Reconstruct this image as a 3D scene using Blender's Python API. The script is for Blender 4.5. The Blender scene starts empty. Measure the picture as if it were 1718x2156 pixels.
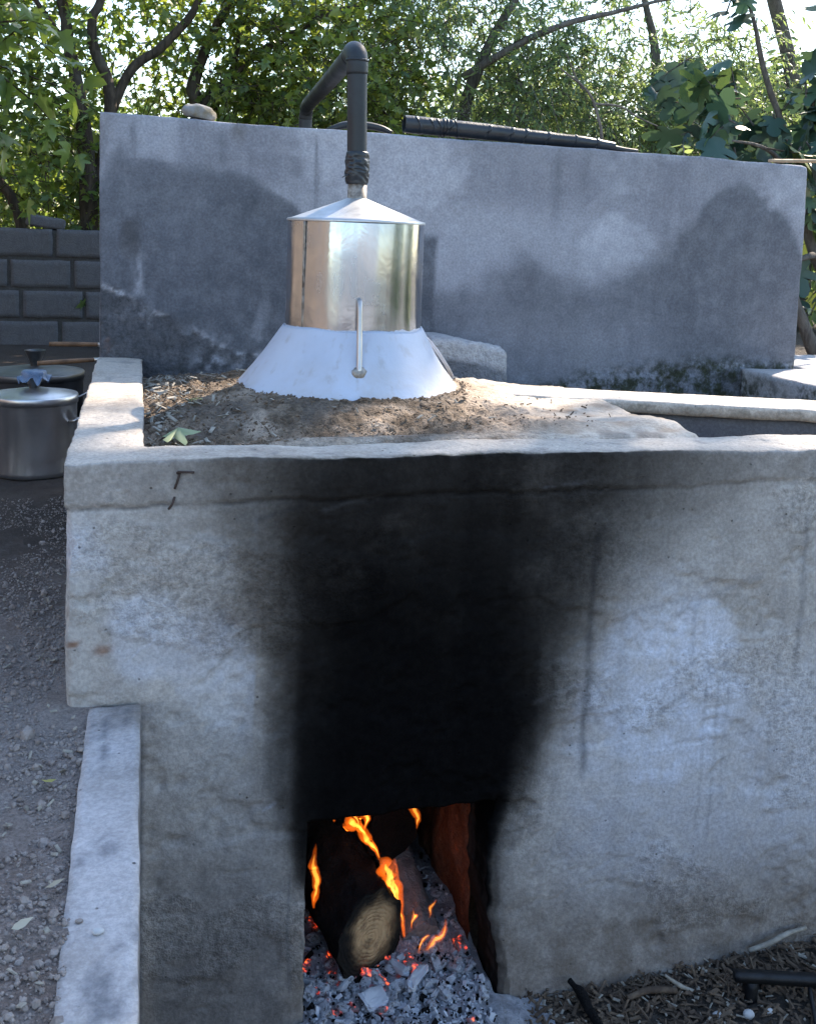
import bpy, math, random
import numpy as np
from mathutils import Matrix, Vector

# ------------------------------------------------------------------ camera, sky, sun, exposure
scene = bpy.context.scene
COL = scene.collection

cam_data = bpy.data.cameras.new("camera")
cam = bpy.data.objects.new("camera", cam_data)
COL.objects.link(cam)
cam_data.sensor_fit = 'VERTICAL'
cam_data.sensor_height = 36.0
cam_data.lens = 36.0 * 2175.6 / 2156.0
cam_data.shift_y = -(1078.0 - 725.6) / 2156.0
cam_data.clip_start = 0.02
cam_data.clip_end = 2000.0
_yaw, _pitch, _roll = 0.25479, 0.10492, 0.034767
_f = Vector((math.sin(_yaw) * math.cos(_pitch), math.cos(_yaw) * math.cos(_pitch), -math.sin(_pitch)))
_r = Vector((math.cos(_yaw), -math.sin(_yaw), 0.0))
_d = _f.cross(_r)
_r2 = _r * math.cos(_roll) - _d * math.sin(_roll)
_d2 = _r * math.sin(_roll) + _d * math.cos(_roll)
_m = Matrix((_r2, -_d2, -_f)).transposed().to_4x4()
_m.translation = Vector((0.1209, -1.8103, 1.5332))
cam.matrix_world = _m
scene.camera = cam

SUN_EL = math.radians(41.0)
SUN_AZ = math.atan2(0.755, 0.656)            # clockwise from +Y, towards +X
world = bpy.data.worlds.new("World")
scene.world = world
world.use_nodes = True
wn = world.node_tree.nodes
wl = world.node_tree.links
wn.clear()
w_out = wn.new("ShaderNodeOutputWorld")
w_bg = wn.new("ShaderNodeBackground")
w_sky = wn.new("ShaderNodeTexSky")
w_sky.sky_type = 'NISHITA'
w_sky.sun_disc = False
w_sky.sun_elevation = SUN_EL
w_sky.sun_rotation = SUN_AZ
w_sky.air_density = 1.3
w_sky.dust_density = 0.7
w_sky.ozone_density = 1.9
w_bg.inputs["Strength"].default_value = 0.15
wl.new(w_sky.outputs[0], w_bg.inputs[0])
wl.new(w_bg.outputs[0], w_out.inputs[0])

sun_data = bpy.data.lights.new("sun", 'SUN')
sun_data.energy = 4.6
sun_data.angle = math.radians(0.6)
sun_data.color = (1.0, 0.86, 0.70)
sun = bpy.data.objects.new("sun", sun_data)
COL.objects.link(sun)
_s = Vector((math.sin(SUN_AZ) * math.cos(SUN_EL), math.cos(SUN_AZ) * math.cos(SUN_EL), math.sin(SUN_EL)))
sun.rotation_euler = (-_s).to_track_quat('-Z', 'Y').to_euler()
sun.location = _s * 30

scene.view_settings.view_transform = 'Standard'
scene.view_settings.look = 'None'
scene.view_settings.gamma = 1.0
scene.view_settings.use_curve_mapping = False
scene.view_settings.exposure = 1.55

# ------------------------------------------------------------------ helpers: noise
rng = np.random.default_rng(7)
random.seed(7)


def _hash(ix, iy, iz, seed):
    n = (ix * 374761393 + iy * 668265263 + iz * 1440662683 + seed * 974711 + 12345) & 0xffffffff
    n = ((n ^ (n >> 13)) * 1274126177) & 0xffffffff
    n = ((n ^ (n >> 15)) * 2246822519) & 0xffffffff
    return ((n ^ (n >> 16)) & 0xffff) / 65535.0


def vnoise(P, seed=0):
    P = np.asarray(P, float)
    I = np.floor(P).astype(np.int64)
    F = P - I
    F = F * F * (3 - 2 * F)
    x, y, z = I[:, 0], I[:, 1], I[:, 2]
    fx, fy, fz = F[:, 0], F[:, 1], F[:, 2]
    def h(a, b, c):
        return _hash(x + a, y + b, z + c, seed)
    a = (h(0, 0, 0) * (1 - fx) + h(1, 0, 0) * fx) * (1 - fy) + (h(0, 1, 0) * (1 - fx) + h(1, 1, 0) * fx) * fy
    b = (h(0, 0, 1) * (1 - fx) + h(1, 0, 1) * fx) * (1 - fy) + (h(0, 1, 1) * (1 - fx) + h(1, 1, 1) * fx) * fy
    return (a * (1 - fz) + b * fz) * 2 - 1


def fbm(P, scale=1.0, octaves=4, seed=0, gain=0.5):
    P = np.asarray(P, float)
    if np.isscalar(scale):
        Q = P * scale
    else:
        Q = P * np.asarray(scale)[None, :]
    out = np.zeros(len(P))
    amp, tot = 1.0, 0.0
    for o in range(octaves):
        out += amp * vnoise(Q, seed + o * 17)
        tot += amp
        Q = Q * 2.03 + 7.7
        amp *= gain
    return out / tot


def n1(x, scale, octaves=3, seed=0):
    x = np.asarray(x, float).ravel()
    return fbm(np.stack([x, x * 0 + 3.3, x * 0 + 1.7], 1), (scale, 1, 1), octaves, seed)


def sstep(a, b, x):
    t = np.clip((x - a) / (b - a), 0, 1)
    return t * t * (3 - 2 * t)


# ------------------------------------------------------------------ helpers: meshes
def mesh_np(name, V, F, smooth=True, attrs=None, mat_index=None):
    """V (n,3); F one array (m,k) or a list of such arrays."""
    V = np.ascontiguousarray(V, dtype=np.float32)
    if not isinstance(F, list):
        F = [F]
    F = [np.asarray(f, dtype=np.int32) for f in F if len(f)]
    idx = np.concatenate([f.ravel() for f in F])
    cnt = np.concatenate([np.full(len(f), f.shape[1], np.int32) for f in F])
    start = np.concatenate([[0], np.cumsum(cnt)[:-1]]).astype(np.int32)
    me = bpy.data.meshes.new(name)
    me.vertices.add(len(V))
    me.vertices.foreach_set("co", V.ravel())
    me.loops.add(len(idx))
    me.loops.foreach_set("vertex_index", idx)
    me.polygons.add(len(cnt))
    me.polygons.foreach_set("loop_start", start)
    me.polygons.foreach_set("use_smooth", np.full(len(cnt), smooth, dtype=bool))
    if mat_index is not None:
        me.polygons.foreach_set("material_index", np.asarray(mat_index, np.int32))
    if attrs:
        for k, a in attrs.items():
            at = me.attributes.new(k, 'FLOAT', 'POINT')
            at.data.foreach_set("value", np.ascontiguousarray(a, dtype=np.float32))
    me.update(calc_edges=True)
    return me


def link(name, me, mats, parent=None, loc=None):
    o = bpy.data.objects.new(name, me)
    COL.objects.link(o)
    if me is not None and mats is not None:
        if not isinstance(mats, (list, tuple)):
            mats = [mats]
        if len(me.materials) == 0:
            for m in mats:
                me.materials.append(m)
    if parent is not None:
        o.parent = parent
    if loc is not None:
        o.location = loc
    return o


def obj(name, V, F, mat, parent=None, smooth=True, attrs=None, mat_index=None, loc=None):
    return link(name, mesh_np(name, V, F, smooth, attrs, mat_index), mat, parent, loc)


def tag(o, label, cat, group=None, kind=None):
    if label:
        o["label"] = label
    if cat:
        o["category"] = cat
    if group:
        o["group"] = group
    if kind:
        o["kind"] = kind
    return o


def struct(o):
    o["kind"] = "structure"
    return o


def empty(name, loc=(0, 0, 0)):
    o = bpy.data.objects.new(name, None)
    COL.objects.link(o)
    o.location = loc
    o.empty_display_size = 0.05
    return o


class Acc:
    """collects pieces into one mesh"""
    def __init__(self):
        self.V, self.Q, self.T, self.n, self.A = [], [], [], 0, {}

    def add(self, V, F, **attrs):
        V = np.asarray(V, float)
        if not isinstance(F, list):
            F = [F]
        for f in F:
            f = np.asarray(f, np.int64)
            if len(f) == 0:
                continue
            (self.Q if f.shape[1] == 4 else self.T).append(f + self.n)
        for k, a in attrs.items():
            self.A.setdefault(k, []).append(np.broadcast_to(np.asarray(a, float), (len(V),)))
        self.V.append(V)
        self.n += len(V)
        return self

    def get(self):
        F = []
        if self.Q:
            F.append(np.concatenate(self.Q))
        if self.T:
            F.append(np.concatenate(self.T))
        return np.concatenate(self.V), F, {k: np.concatenate(a) for k, a in self.A.items()}

    def obj(self, name, mat, parent=None, smooth=True, loc=None):
        V, F, A = self.get()
        return obj(name, V, F, mat, parent, smooth, A or None, None, loc)


def gridfaces(nu, nv, flip=False):
    i = np.arange(nu - 1)[:, None] * nv + np.arange(nv - 1)[None, :]
    i = i.ravel()
    q = np.stack([i, i + nv, i + nv + 1, i + 1], 1)
    return q[:, ::-1] if flip else q


def sheet(us, vs, fn, flip=False):
    """fn(U,V)->(n,3)"""
    U, Vv = np.meshgrid(us, vs, indexing='ij')
    return fn(U.ravel(), Vv.ravel()), gridfaces(len(us), len(vs), flip)


def weld(V, F, tol=1e-5):
    key = np.round(V / tol).astype(np.int64)
    _, first, inv = np.unique(key, axis=0, return_index=True, return_inverse=True)
    return V[first], inv.ravel()[F]


def boxgrid(xs, ys, zs, skip=()):
    """six welded grid faces of a box; skip: subset of '-x +x -y +y -z +z'"""
    A = Acc()
    def put(us, vs, fn, flip):
        V, F = sheet(us, vs, fn, flip)
        A.add(V, F)
    o = lambda u: np.ones_like(u)
    if '-x' not in skip: put(ys, zs, lambda u, v: np.stack([xs[0] * o(u), u, v], 1), True)
    if '+x' not in skip: put(ys, zs, lambda u, v: np.stack([xs[-1] * o(u), u, v], 1), False)
    if '-y' not in skip: put(xs, zs, lambda u, v: np.stack([u, ys[0] * o(u), v], 1), False)
    if '+y' not in skip: put(xs, zs, lambda u, v: np.stack([u, ys[-1] * o(u), v], 1), True)
    if '-z' not in skip: put(xs, ys, lambda u, v: np.stack([u, v, zs[0] * o(u)], 1), True)
    if '+z' not in skip: put(xs, ys, lambda u, v: np.stack([u, v, zs[-1] * o(u)], 1), False)
    V, F, _ = A.get()
    return weld(V, F[0])


def lin(a, b, step):
    return np.linspace(a, b, max(2, int(round((b - a) / step)) + 1))


def roundbox(P, lo, hi, r):
    lo, hi = np.asarray(lo), np.asarray(hi)
    r = np.broadcast_to(np.asarray(r), (len(P),))[:, None]
    Q = np.minimum(np.maximum(P, lo + r), hi - r)
    D = P - Q
    L = np.linalg.norm(D, axis=1, keepdims=True)
    L1 = np.abs(D).max(1, keepdims=True)
    return Q + np.where(L > 1e-9, D / np.maximum(L, 1e-9) * np.minimum(L1, r), 0)


def vecnoise(P, scale, octaves, amp, seed):
    return np.stack([fbm(P, scale, octaves, seed + 101 * k) for k in range(3)], 1) * amp


def rough_box(lo, hi, res=0.02, r=0.006, chip=0.006, amp=0.002, scale=30.0, seed=0, skip=(), shift=0.0):
    lo, hi = np.array(lo, float), np.array(hi, float)
    V, F = boxgrid(lin(lo[0], hi[0], res), lin(lo[1], hi[1], res), lin(lo[2], hi[2], res), skip)
    P0 = V.copy()
    rr = np.clip(r + chip * fbm(V, 18, 3, seed + 5), 0.0008, 0.45 * (hi - lo).min())
    V = roundbox(V, lo, hi, rr)
    V = V + vecnoise(P0, scale, 4, amp, seed)
    if shift:
        V = V + vecnoise(P0, 4, 2, shift, seed + 50)
    return V, F, P0


def catmull(pts, n):
    pts = np.asarray(pts, float)
    if len(pts) == 2:
        t = np.linspace(0, 1, n)[:, None]
        return pts[0] * (1 - t) + pts[1] * t
    P = np.vstack([2 * pts[0] - pts[1], pts, 2 * pts[-1] - pts[-2]])
    m = len(pts) - 1
    ts = np.linspace(0, m, n)
    i = np.minimum(ts.astype(int), m - 1)
    t = (ts - i)[:, None]
    a, b, c, d = P[i], P[i + 1], P[i + 2], P[i + 3]
    return 0.5 * (2 * b + (c - a) * t + (2 * a - 5 * b + 4 * c - d) * t ** 2 + (3 * b - a - 3 * c + d) * t ** 3)


def tube(pts, radii, seg=12, caps=True, wob=0.0, seed=0, flat=None, twist=0.0):
    pts = np.asarray(pts, float)
    n = len(pts)
    radii = np.broadcast_to(np.asarray(radii, float), (n,)) if np.ndim(radii) == 0 or len(radii) == n else \
        np.interp(np.linspace(0, 1, n), np.linspace(0, 1, len(radii)), radii)
    T = np.gradient(pts, axis=0)
    T /= np.maximum(np.linalg.norm(T, axis=1, keepdims=True), 1e-9)
    up = np.array([0, 0, 1.0]) if abs(T[0][2]) < 0.9 else np.array([1.0, 0, 0])
    N = np.zeros_like(pts)
    b = np.cross(T[0], up); b /= np.linalg.norm(b)
    N[0] = np.cross(b, T[0])
    for i in range(1, n):
        v = N[i - 1] - T[i] * (N[i - 1] @ T[i])
        N[i] = v / max(np.linalg.norm(v), 1e-9)
    B = np.cross(T, N)
    a = np.linspace(0, 2 * np.pi, seg, endpoint=False)
    ca, sa = np.cos(a), np.sin(a)
    fx = 1.0 if flat is None else flat
    tw = np.linspace(0, twist, n)
    ct, st = np.cos(tw)[:, None], np.sin(tw)[:, None]
    N2 = N * ct + B * st
    B2 = -N * st + B * ct
    V = pts[:, None, :] + radii[:, None, None] * (ca[None, :, None] * N2[:, None, :] * fx + sa[None, :, None] * B2[:, None, :])
    V = V.reshape(-1, 3)
    if wob:
        C = np.repeat(pts, seg, 0)
        V = C + (V - C) * (1 + wob * fbm(V, 1.0 / max(radii.mean() * 2.5, 1e-4), 3, seed))[:, None]
    i = np.arange(n - 1)[:, None] * seg
    j = np.arange(seg)[None, :]
    j2 = (j + 1) % seg
    Q = np.stack([(i + j).ravel(), (i + j2).ravel(), (i + seg + j2).ravel(), (i + seg + j).ravel()], 1)
    F = [Q]
    if caps:
        c0, c1 = len(V), len(V) + 1
        V = np.vstack([V, pts[0], pts[-1]])
        jj = np.arange(seg); jn = (jj + 1) % seg
        F.append(np.vstack([np.stack([np.full(seg, c0), jn, jj], 1),
                            np.stack([np.full(seg, c1), (n - 1) * seg + jj, (n - 1) * seg + jn], 1)]))
    return V, F


def lathe(profile, seg=64, center=(0, 0, 0)):
    pr = np.asarray(profile, float)
    a = np.linspace(0, 2 * np.pi, seg, endpoint=False)
    V = np.stack([pr[:, 0][:, None] * np.cos(a), pr[:, 0][:, None] * np.sin(a), np.repeat(pr[:, 1][:, None], seg, 1)], 2).reshape(-1, 3)
    n = len(pr)
    i = np.arange(n - 1)[:, None] * seg
    j = np.arange(seg)[None, :]
    j2 = (j + 1) % seg
    Q = np.stack([(i + j).ravel(), (i + j2).ravel(), (i + seg + j2).ravel(), (i + seg + j).ravel()], 1)
    return V + np.asarray(center), Q


_t = (1 + 5 ** 0.5) / 2
ICO_V = np.array([[-1, _t, 0], [1, _t, 0], [-1, -_t, 0], [1, -_t, 0], [0, -1, _t], [0, 1, _t], [0, -1, -_t], [0, 1, -_t],
                  [_t, 0, -1], [_t, 0, 1], [-_t, 0, -1], [-_t, 0, 1]]) / math.sqrt(1 + _t * _t)
ICO_F = np.array([[0, 11, 5], [0, 5, 1], [0, 1, 7], [0, 7, 10], [0, 10, 11], [1, 5, 9], [5, 11, 4], [11, 10, 2], [10, 7, 6],
                  [7, 1, 8], [3, 9, 4], [3, 4, 2], [3, 2, 6], [3, 6, 8], [3, 8, 9], [4, 9, 5], [2, 4, 11], [6, 2, 10], [8, 6, 7], [9, 8, 1]])


def ico_sub(k):
    V, F = ICO_V.copy(), ICO_F.copy()
    for _ in range(k):
        a, b, c = V[F[:, 0]], V[F[:, 1]], V[F[:, 2]]
        n = len(F)
        V = np.vstack([a, b, c, (a + b) / 2, (b + c) / 2, (c + a) / 2])
        i = np.arange(n)
        A, B, C, D, E2, G = i, i + n, i + 2 * n, i + 3 * n, i + 4 * n, i + 5 * n
        F = np.vstack([np.stack(t, 1) for t in ((A, D, G), (D, B, E2), (G, E2, C), (D, E2, G))])
        V, F = weld(V, F, 1e-6)
        V /= np.linalg.norm(V, axis=1, keepdims=True)
    return V, F


def rand_rot(n, r=rng):
    q = r.normal(size=(n, 4)); q /= np.linalg.norm(q, axis=1, keepdims=True)
    w, x, y, z = q.T
    return np.stack([np.stack([1 - 2 * (y * y + z * z), 2 * (x * y - z * w), 2 * (x * z + y * w)], 1),
                     np.stack([2 * (x * y + z * w), 1 - 2 * (x * x + z * z), 2 * (y * z - x * w)], 1),
                     np.stack([2 * (x * z - y * w), 2 * (y * z + x * w), 1 - 2 * (x * x + y * y)], 1)], 1)


def scatter(tv, tf, pos, R, size):
    """copies of a template as one mesh; size (n,) or (n,3)"""
    n, k = len(pos), len(tv)
    size = np.asarray(size, float)
    if size.ndim == 1:
        size = np.repeat(size[:, None], 3, 1)
    L = tv[None, :, :] * size[:, None, :]
    V = np.einsum('nij,nkj->nki', R, L) + pos[:, None, :]
    F = (tf[None, :, :] + (np.arange(n) * k)[:, None, None]).reshape(-1, tf.shape[1])
    return V.reshape(-1, 3), F


# ------------------------------------------------------------------ helpers: materials
class NT:
    def __init__(self, name):
        self.m = bpy.data.materials.new(name)
        self.m.use_nodes = True
        self.t = self.m.node_tree
        self.t.nodes.clear()
        self.out = self.t.nodes.new("ShaderNodeOutputMaterial")

    def n(self, kind, **kw):
        nd = self.t.nodes.new("ShaderNode" + kind)
        for k, v in kw.items():
            setattr(nd, k, v)
        return nd

    def l(self, a, b):
        self.t.links.new(a, b)

    def val(self, sock, v):
        if hasattr(v, 'links') or isinstance(v, bpy.types.NodeSocket):
            self.l(v, sock)
        else:
            if isinstance(v, (tuple, list)) and len(v) == 3 and sock.type == 'RGBA':
                v = (*v, 1.0)
            sock.default_value = v

    def coord(self, scale=(1, 1, 1), kind='Object'):
        tc = self.n("TexCoord")
        mp = self.n("Mapping")
        mp.inputs["Scale"].default_value = scale
        self.l(tc.outputs[kind], mp.inputs["Vector"])
        return mp.outputs[0]

    def noise(self, vec, scale, detail=6, rough=0.55, dist=0.0):
        nd = self.n("TexNoise")
        self.l(vec, nd.inputs["Vector"])
        nd.inputs["Scale"].default_value = scale
        nd.inputs["Detail"].default_value = detail
        nd.inputs["Roughness"].default_value = rough
        nd.inputs["Distortion"].default_value = dist
        return nd.outputs["Fac"]

    def voro(self, vec, scale, feature='F1'):
        nd = self.n("TexVoronoi", feature=feature)
        self.l(vec, nd.inputs["Vector"])
        nd.inputs["Scale"].default_value = scale
        return nd.outputs["Distance"]

    def ramp(self, fac, stops, interp='LINEAR'):
        nd = self.n("ValToRGB")
        cr = nd.color_ramp
        cr.interpolation = interp
        while len(cr.elements) < len(stops):
            cr.elements.new(0.5)
        for e, (p, c) in zip(cr.elements, stops):
            e.position = p
            e.color = (*c, 1) if len(c) == 3 else c
        self.l(fac, nd.inputs[0])
        return nd.outputs[0]

    def maprange(self, v, a, b, c=0.0, d=1.0):
        nd = self.n("MapRange", interpolation_type='SMOOTHSTEP')
        self.val(nd.inputs[0], v)
        for i, x in enumerate((a, b, c, d)):
            nd.inputs[i + 1].default_value = x
        return nd.outputs[0]

    def math(self, op, a, b=0.0, clamp=False):
        nd = self.n("Math", operation=op, use_clamp=clamp)
        self.val(nd.inputs[0], a)
        self.val(nd.inputs[1], b)
        return nd.outputs[0]

    def mix(self, fac, a, b, blend='MIX'):
        nd = self.n("Mix", data_type='RGBA', blend_type=blend)
        self.val(nd.inputs[0], fac)
        self.val(nd.inputs[6], a)
        self.val(nd.inputs[7], b)
        return nd.outputs[2]

    def attr(self, name):
        nd = self.n("Attribute", attribute_name=name)
        return nd.outputs["Fac"]

    def bump(self, h, strength, dist=0.01, normal=None):
        nd = self.n("Bump")
        nd.inputs["Strength"].default_value = strength
        nd.inputs["Distance"].default_value = dist
        self.l(h, nd.inputs["Height"])
        if normal is not None:
            self.l(normal, nd.inputs["Normal"])
        return nd.outputs[0]

    def bsdf(self, color, rough=0.8, metal=0.0, normal=None, spec=0.5, surface=True):
        nd = self.n("BsdfPrincipled")
        self.val(nd.inputs["Base Color"], color)
        self.val(nd.inputs["Roughness"], rough)
        self.val(nd.inputs["Metallic"], metal)
        self.val(nd.inputs["Specular IOR Level"], spec)
        if normal is not None:
            self.l(normal, nd.inputs["Normal"])
        if surface:
            self.l(nd.outputs[0], self.out.inputs[0])
        return nd


def concrete(name, ca, cb, fine=1.0, pits=0.5, warm_col=(0.20, 0.165, 0.13), pale_col=(0.62, 0.63, 0.66),
             damp_col=(0.12, 0.125, 0.14), bump=0.6, scale=1.0, patch=0.16, streak=0.0, rough_dark=0.95):
    t = NT(name)
    c = t.coord()
    big = t.noise(c, 3.4 * scale, 5, 0.62, 0.5)
    mid = t.noise(c, 17 * scale, 4, 0.68)
    fin = t.noise(c, 130 * scale, 2, 0.7)
    rgh = t.attr('rough')

    def grey(v):
        g = t.n("CombineColor")
        [t.l(v, g.inputs[i]) for i in range(3)]
        return g.outputs[0]
    col = t.mix(t.maprange(t.math('ADD', t.math('MULTIPLY', big, 0.6), t.math('MULTIPLY', mid, 0.4)), 0.40, 0.60), ca, cb)
    # plaster patches with definite edges
    edge = t.math('ADD', big, t.math('MULTIPLY', mid, 0.14))
    f = t.math('MULTIPLY', t.maprange(edge, 0.585, 0.605, 1.0, 1.0 + patch), t.maprange(edge, 0.47, 0.49, 1.0 - patch * 0.8, 1.0))
    if streak:
        f = t.math('MULTIPLY', f, t.maprange(t.noise(t.coord((16, 16, 1.6)), 1.0, 2, 0.6), 0.35, 0.75, 1.0, 1.0 - streak))
    col = t.mix(1.0, col, grey(f), 'MULTIPLY')
    col = t.mix(t.math('MULTIPLY', t.attr('warm'), t.maprange(mid, 0.25, 0.7, 0.5, 1.0)), col, warm_col)
    col = t.mix(t.math('MULTIPLY', t.attr('pale'), t.maprange(mid, 0.3, 0.7, 0.45, 1.0)), col, pale_col)
    col = t.mix(t.math('MULTIPLY', t.attr('damp'), t.maprange(mid, 0.2, 0.7, 0.65, 1.0)), col, damp_col)
    col = t.mix(t.attr('rust'), col, (0.19, 0.085, 0.04))
    col = t.mix(t.math('MULTIPLY', t.attr('moss'), t.maprange(mid, 0.4, 0.6)), col, (0.035, 0.04, 0.022))
    rn = t.noise(c, 58 * scale, 3, 0.78)
    spk = t.maprange(fin, 0.30, 0.72, 1.0 - 0.16 * fine, 1.0 + 0.12 * fine)
    crm = t.math('ADD', t.math('MULTIPLY', t.math('SUBTRACT', t.maprange(rn, 0.32, 0.62, rough_dark - 0.25, 1.12), 1.0), rgh), 1.0)
    col = t.mix(1.0, col, grey(t.math('MULTIPLY', spk, crm)), 'MULTIPLY')
    pit = t.voro(c, 40 * scale)
    pitm = t.math('MULTIPLY', t.maprange(pit, 0.04, 0.13, 1.0, 0.0), t.maprange(mid, 0.52, 0.60))
    col = t.mix(t.math('MULTIPLY', pitm, 0.8 * pits), col, (0.04, 0.036, 0.032))
    soot = t.attr('soot')
    col = t.mix(t.math('MULTIPLY', t.attr('smoke'), t.maprange(rn, 0.3, 0.7, 0.72, 0.62)), col, (0.052, 0.043, 0.034))
    col = t.mix(t.math('MULTIPLY', soot, t.maprange(rn, 0.3, 0.7, 1.0, 0.99), clamp=True), col, (0.003, 0.003, 0.0034))
    h = t.math('ADD', t.math('MULTIPLY', fin, 0.22), t.math('MULTIPLY', mid, 0.9))
    h = t.math('SUBTRACT', h, t.math('MULTIPLY', pitm, 1.0 * pits))
    h = t.math('ADD', h, t.math('MULTIPLY', rn, t.math('MULTIPLY', rgh, 1.7)))
    t.bsdf(col, 0.95, 0.0, t.bump(h, bump, 0.010), t.maprange(soot, 0.0, 0.8, 0.22, 0.0))
    return t.m


def simple(name, col, rough=0.6, metal=0.0, var=0.25, scale=20, bump=0.2, spec=0.5, col2=None, dist=0.004):
    t = NT(name)
    c = t.coord()
    n = t.noise(c, scale, 8, 0.62, 0.3)
    col2 = col2 or tuple(x * (1 - var) for x in col)
    cc = t.mix(t.maprange(n, 0.35, 0.65), col, col2)
    n2 = t.noise(c, scale * 5, 5, 0.6)
    r = t.maprange(n, 0.3, 0.7, max(0.02, rough - 0.1), min(1, rough + 0.1))
    t.bsdf(cc, r, metal, t.bump(n2, bump, dist), spec)
    return t.m

# ------------------------------------------------------------------ materials
M = {}
M['front'] = concrete("furnace_plaster", (0.44, 0.418, 0.395), (0.335, 0.315, 0.297), bump=0.46, pits=0.9, pale_col=(0.58, 0.615, 0.71), warm_col=(0.165, 0.14, 0.12))
M['top'] = concrete("parapet_concrete", (0.50, 0.445, 0.385), (0.37, 0.32, 0.272), bump=0.9, pale_col=(0.57, 0.525, 0.47), pits=0.9)
M['back'] = concrete("back_wall_render", (0.265, 0.275, 0.312), (0.205, 0.212, 0.245), bump=0.35, pits=0.3, patch=0.07, streak=0.12,
                     damp_col=(0.070, 0.078, 0.094), pale_col=(0.46, 0.48, 0.54), warm_col=(0.10, 0.086, 0.074))
M['curb'] = concrete("curb_concrete", (0.44, 0.41, 0.40), (0.34, 0.315, 0.305), bump=0.7, pale_col=(0.56, 0.54, 0.55), pits=1.0)
M['deckclay'] = concrete("deck_clay", (0.42, 0.34, 0.265), (0.27, 0.205, 0.15), bump=1.0, pits=0.6,
                         warm_col=(0.10, 0.072, 0.048), damp_col=(0.15, 0.125, 0.105), pale_col=(0.55, 0.50, 0.435))
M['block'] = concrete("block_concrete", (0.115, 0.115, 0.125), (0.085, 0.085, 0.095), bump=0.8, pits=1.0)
M['mortar'] = concrete("mortar", (0.075, 0.072, 0.075), (0.05, 0.05, 0.05), bump=0.8)
M['chamber'] = concrete("fire_clay", (0.30, 0.13, 0.075), (0.17, 0.08, 0.05), bump=0.9, pits=0.4)
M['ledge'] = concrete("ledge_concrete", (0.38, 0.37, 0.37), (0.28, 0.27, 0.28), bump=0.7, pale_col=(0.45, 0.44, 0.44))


def soil(name, a, b, c3, scale=1.0, bump=0.9):
    t = NT(name)
    c = t.coord()
    big = t.noise(c, 2.2 * scale, 8, 0.6, 0.5)
    mid = t.noise(c, 22 * scale, 8, 0.7)
    fin = t.noise(c, 150 * scale, 4, 0.7)
    col = t.mix(t.maprange(big, 0.35, 0.65), a, b)
    col = t.mix(t.maprange(mid, 0.45, 0.75), col, c3)
    sp = t.maprange(fin, 0.3, 0.7, 0.6, 1.25)
    spc = t.n("CombineColor"); [t.l(sp, spc.inputs[i]) for i in range(3)]
    col = t.mix(0.8, col, spc.outputs[0], 'MULTIPLY')
    col = t.mix(t.math('MULTIPLY', t.attr('painted_shade'), 0.9), col, (0.030, 0.024, 0.020))  # darkens the soil where tree shade is painted in
    h = t.math('ADD', t.math('MULTIPLY', mid, 1.0), t.math('MULTIPLY', fin, 0.5))
    t.bsdf(col, 0.95, 0.0, t.bump(h, bump, 0.012), 0.2)
    return t.m


M['soil'] = soil("gravel_soil", (0.27, 0.228, 0.206), (0.17, 0.134, 0.117), (0.31, 0.27, 0.25))
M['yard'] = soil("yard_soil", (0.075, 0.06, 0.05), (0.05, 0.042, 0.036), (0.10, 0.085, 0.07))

# ------------------------------------------------------------------ ground
TERR = 0.685


def nonuni(a, fine0, fine1, b, step):
    L = [a] if a < fine0 else []
    x = fine0
    g = []
    d = step
    while x - d > a:
        x -= d
        g.append(x)
        d *= 1.6
    mid = list(lin(fine0, fine1, step))
    h = []
    x, d = fine1, step
    while x + d < b:
        x += d
        h.append(x)
        d *= 1.6
    return np.array(sorted(set(np.round(L + g + mid + h + [b], 5))))


def terr_z(x, y):
    P = np.stack([x, y, x * 0], 1)
    near = np.exp(-((x / 2.0) ** 2)) * np.exp(-((y / 5) ** 2))
    z = TERR + 0.012 * fbm(P, 3.0, 4, 3) + 0.009 * fbm(P, 28, 3, 4) * near
    z += 0.035 * sstep(1.2, 2.6, y) * sstep(0.2, -0.6, x)
    z += 0.12 * fbm(P, 0.25, 3, 9) * sstep(6, 14, np.hypot(x, y))
    return z


xs = nonuni(-70, -0.9, 0.06, 70, 0.018)
ys = nonuni(-60, -1.0, 2.6, 110, 0.022)
V, F = sheet(xs, ys, lambda u, v: np.stack([u, v, terr_z(u, v)], 1), flip=False)
cx = V[F].mean(1)
F = F[~((cx[:, 0] > 0.062) & (cx[:, 1] < 1.62))]
shade_mask = sstep(0.15, 1.3, V[:, 1] + 0.35 * fbm(V, 2.5, 3, 8)) * 0.95  # soil darkened towards the pots: tree shade painted into the colour
struct(obj("terrace_ground", V, F, M['soil'], None, True, dict(painted_shade=shade_mask)))

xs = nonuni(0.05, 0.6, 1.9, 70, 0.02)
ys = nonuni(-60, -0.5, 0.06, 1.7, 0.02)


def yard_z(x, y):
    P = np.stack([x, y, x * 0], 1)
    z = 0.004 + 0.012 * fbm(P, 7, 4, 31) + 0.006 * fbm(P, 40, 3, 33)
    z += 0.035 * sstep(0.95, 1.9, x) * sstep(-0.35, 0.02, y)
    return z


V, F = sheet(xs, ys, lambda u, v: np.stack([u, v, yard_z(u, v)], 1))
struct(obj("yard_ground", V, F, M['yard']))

# ------------------------------------------------------------------ furnace
H = 1.13
DX0, DX1, DZ = 0.431, 0.800, 0.435          # fire door
XR = 2.45
YB = 1.47
furnace = empty("furnace", (0.0, 0.0, 0.0))
tag(furnace, "grey plastered furnace block with black soot above its fire door", "furnace")


def joint_z(x):
    return 1.048 + 0.008 * x + 0.010 * n1(x, 6, 4, 5) + 0.0055 * n1(x, 38, 4, 8)


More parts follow.
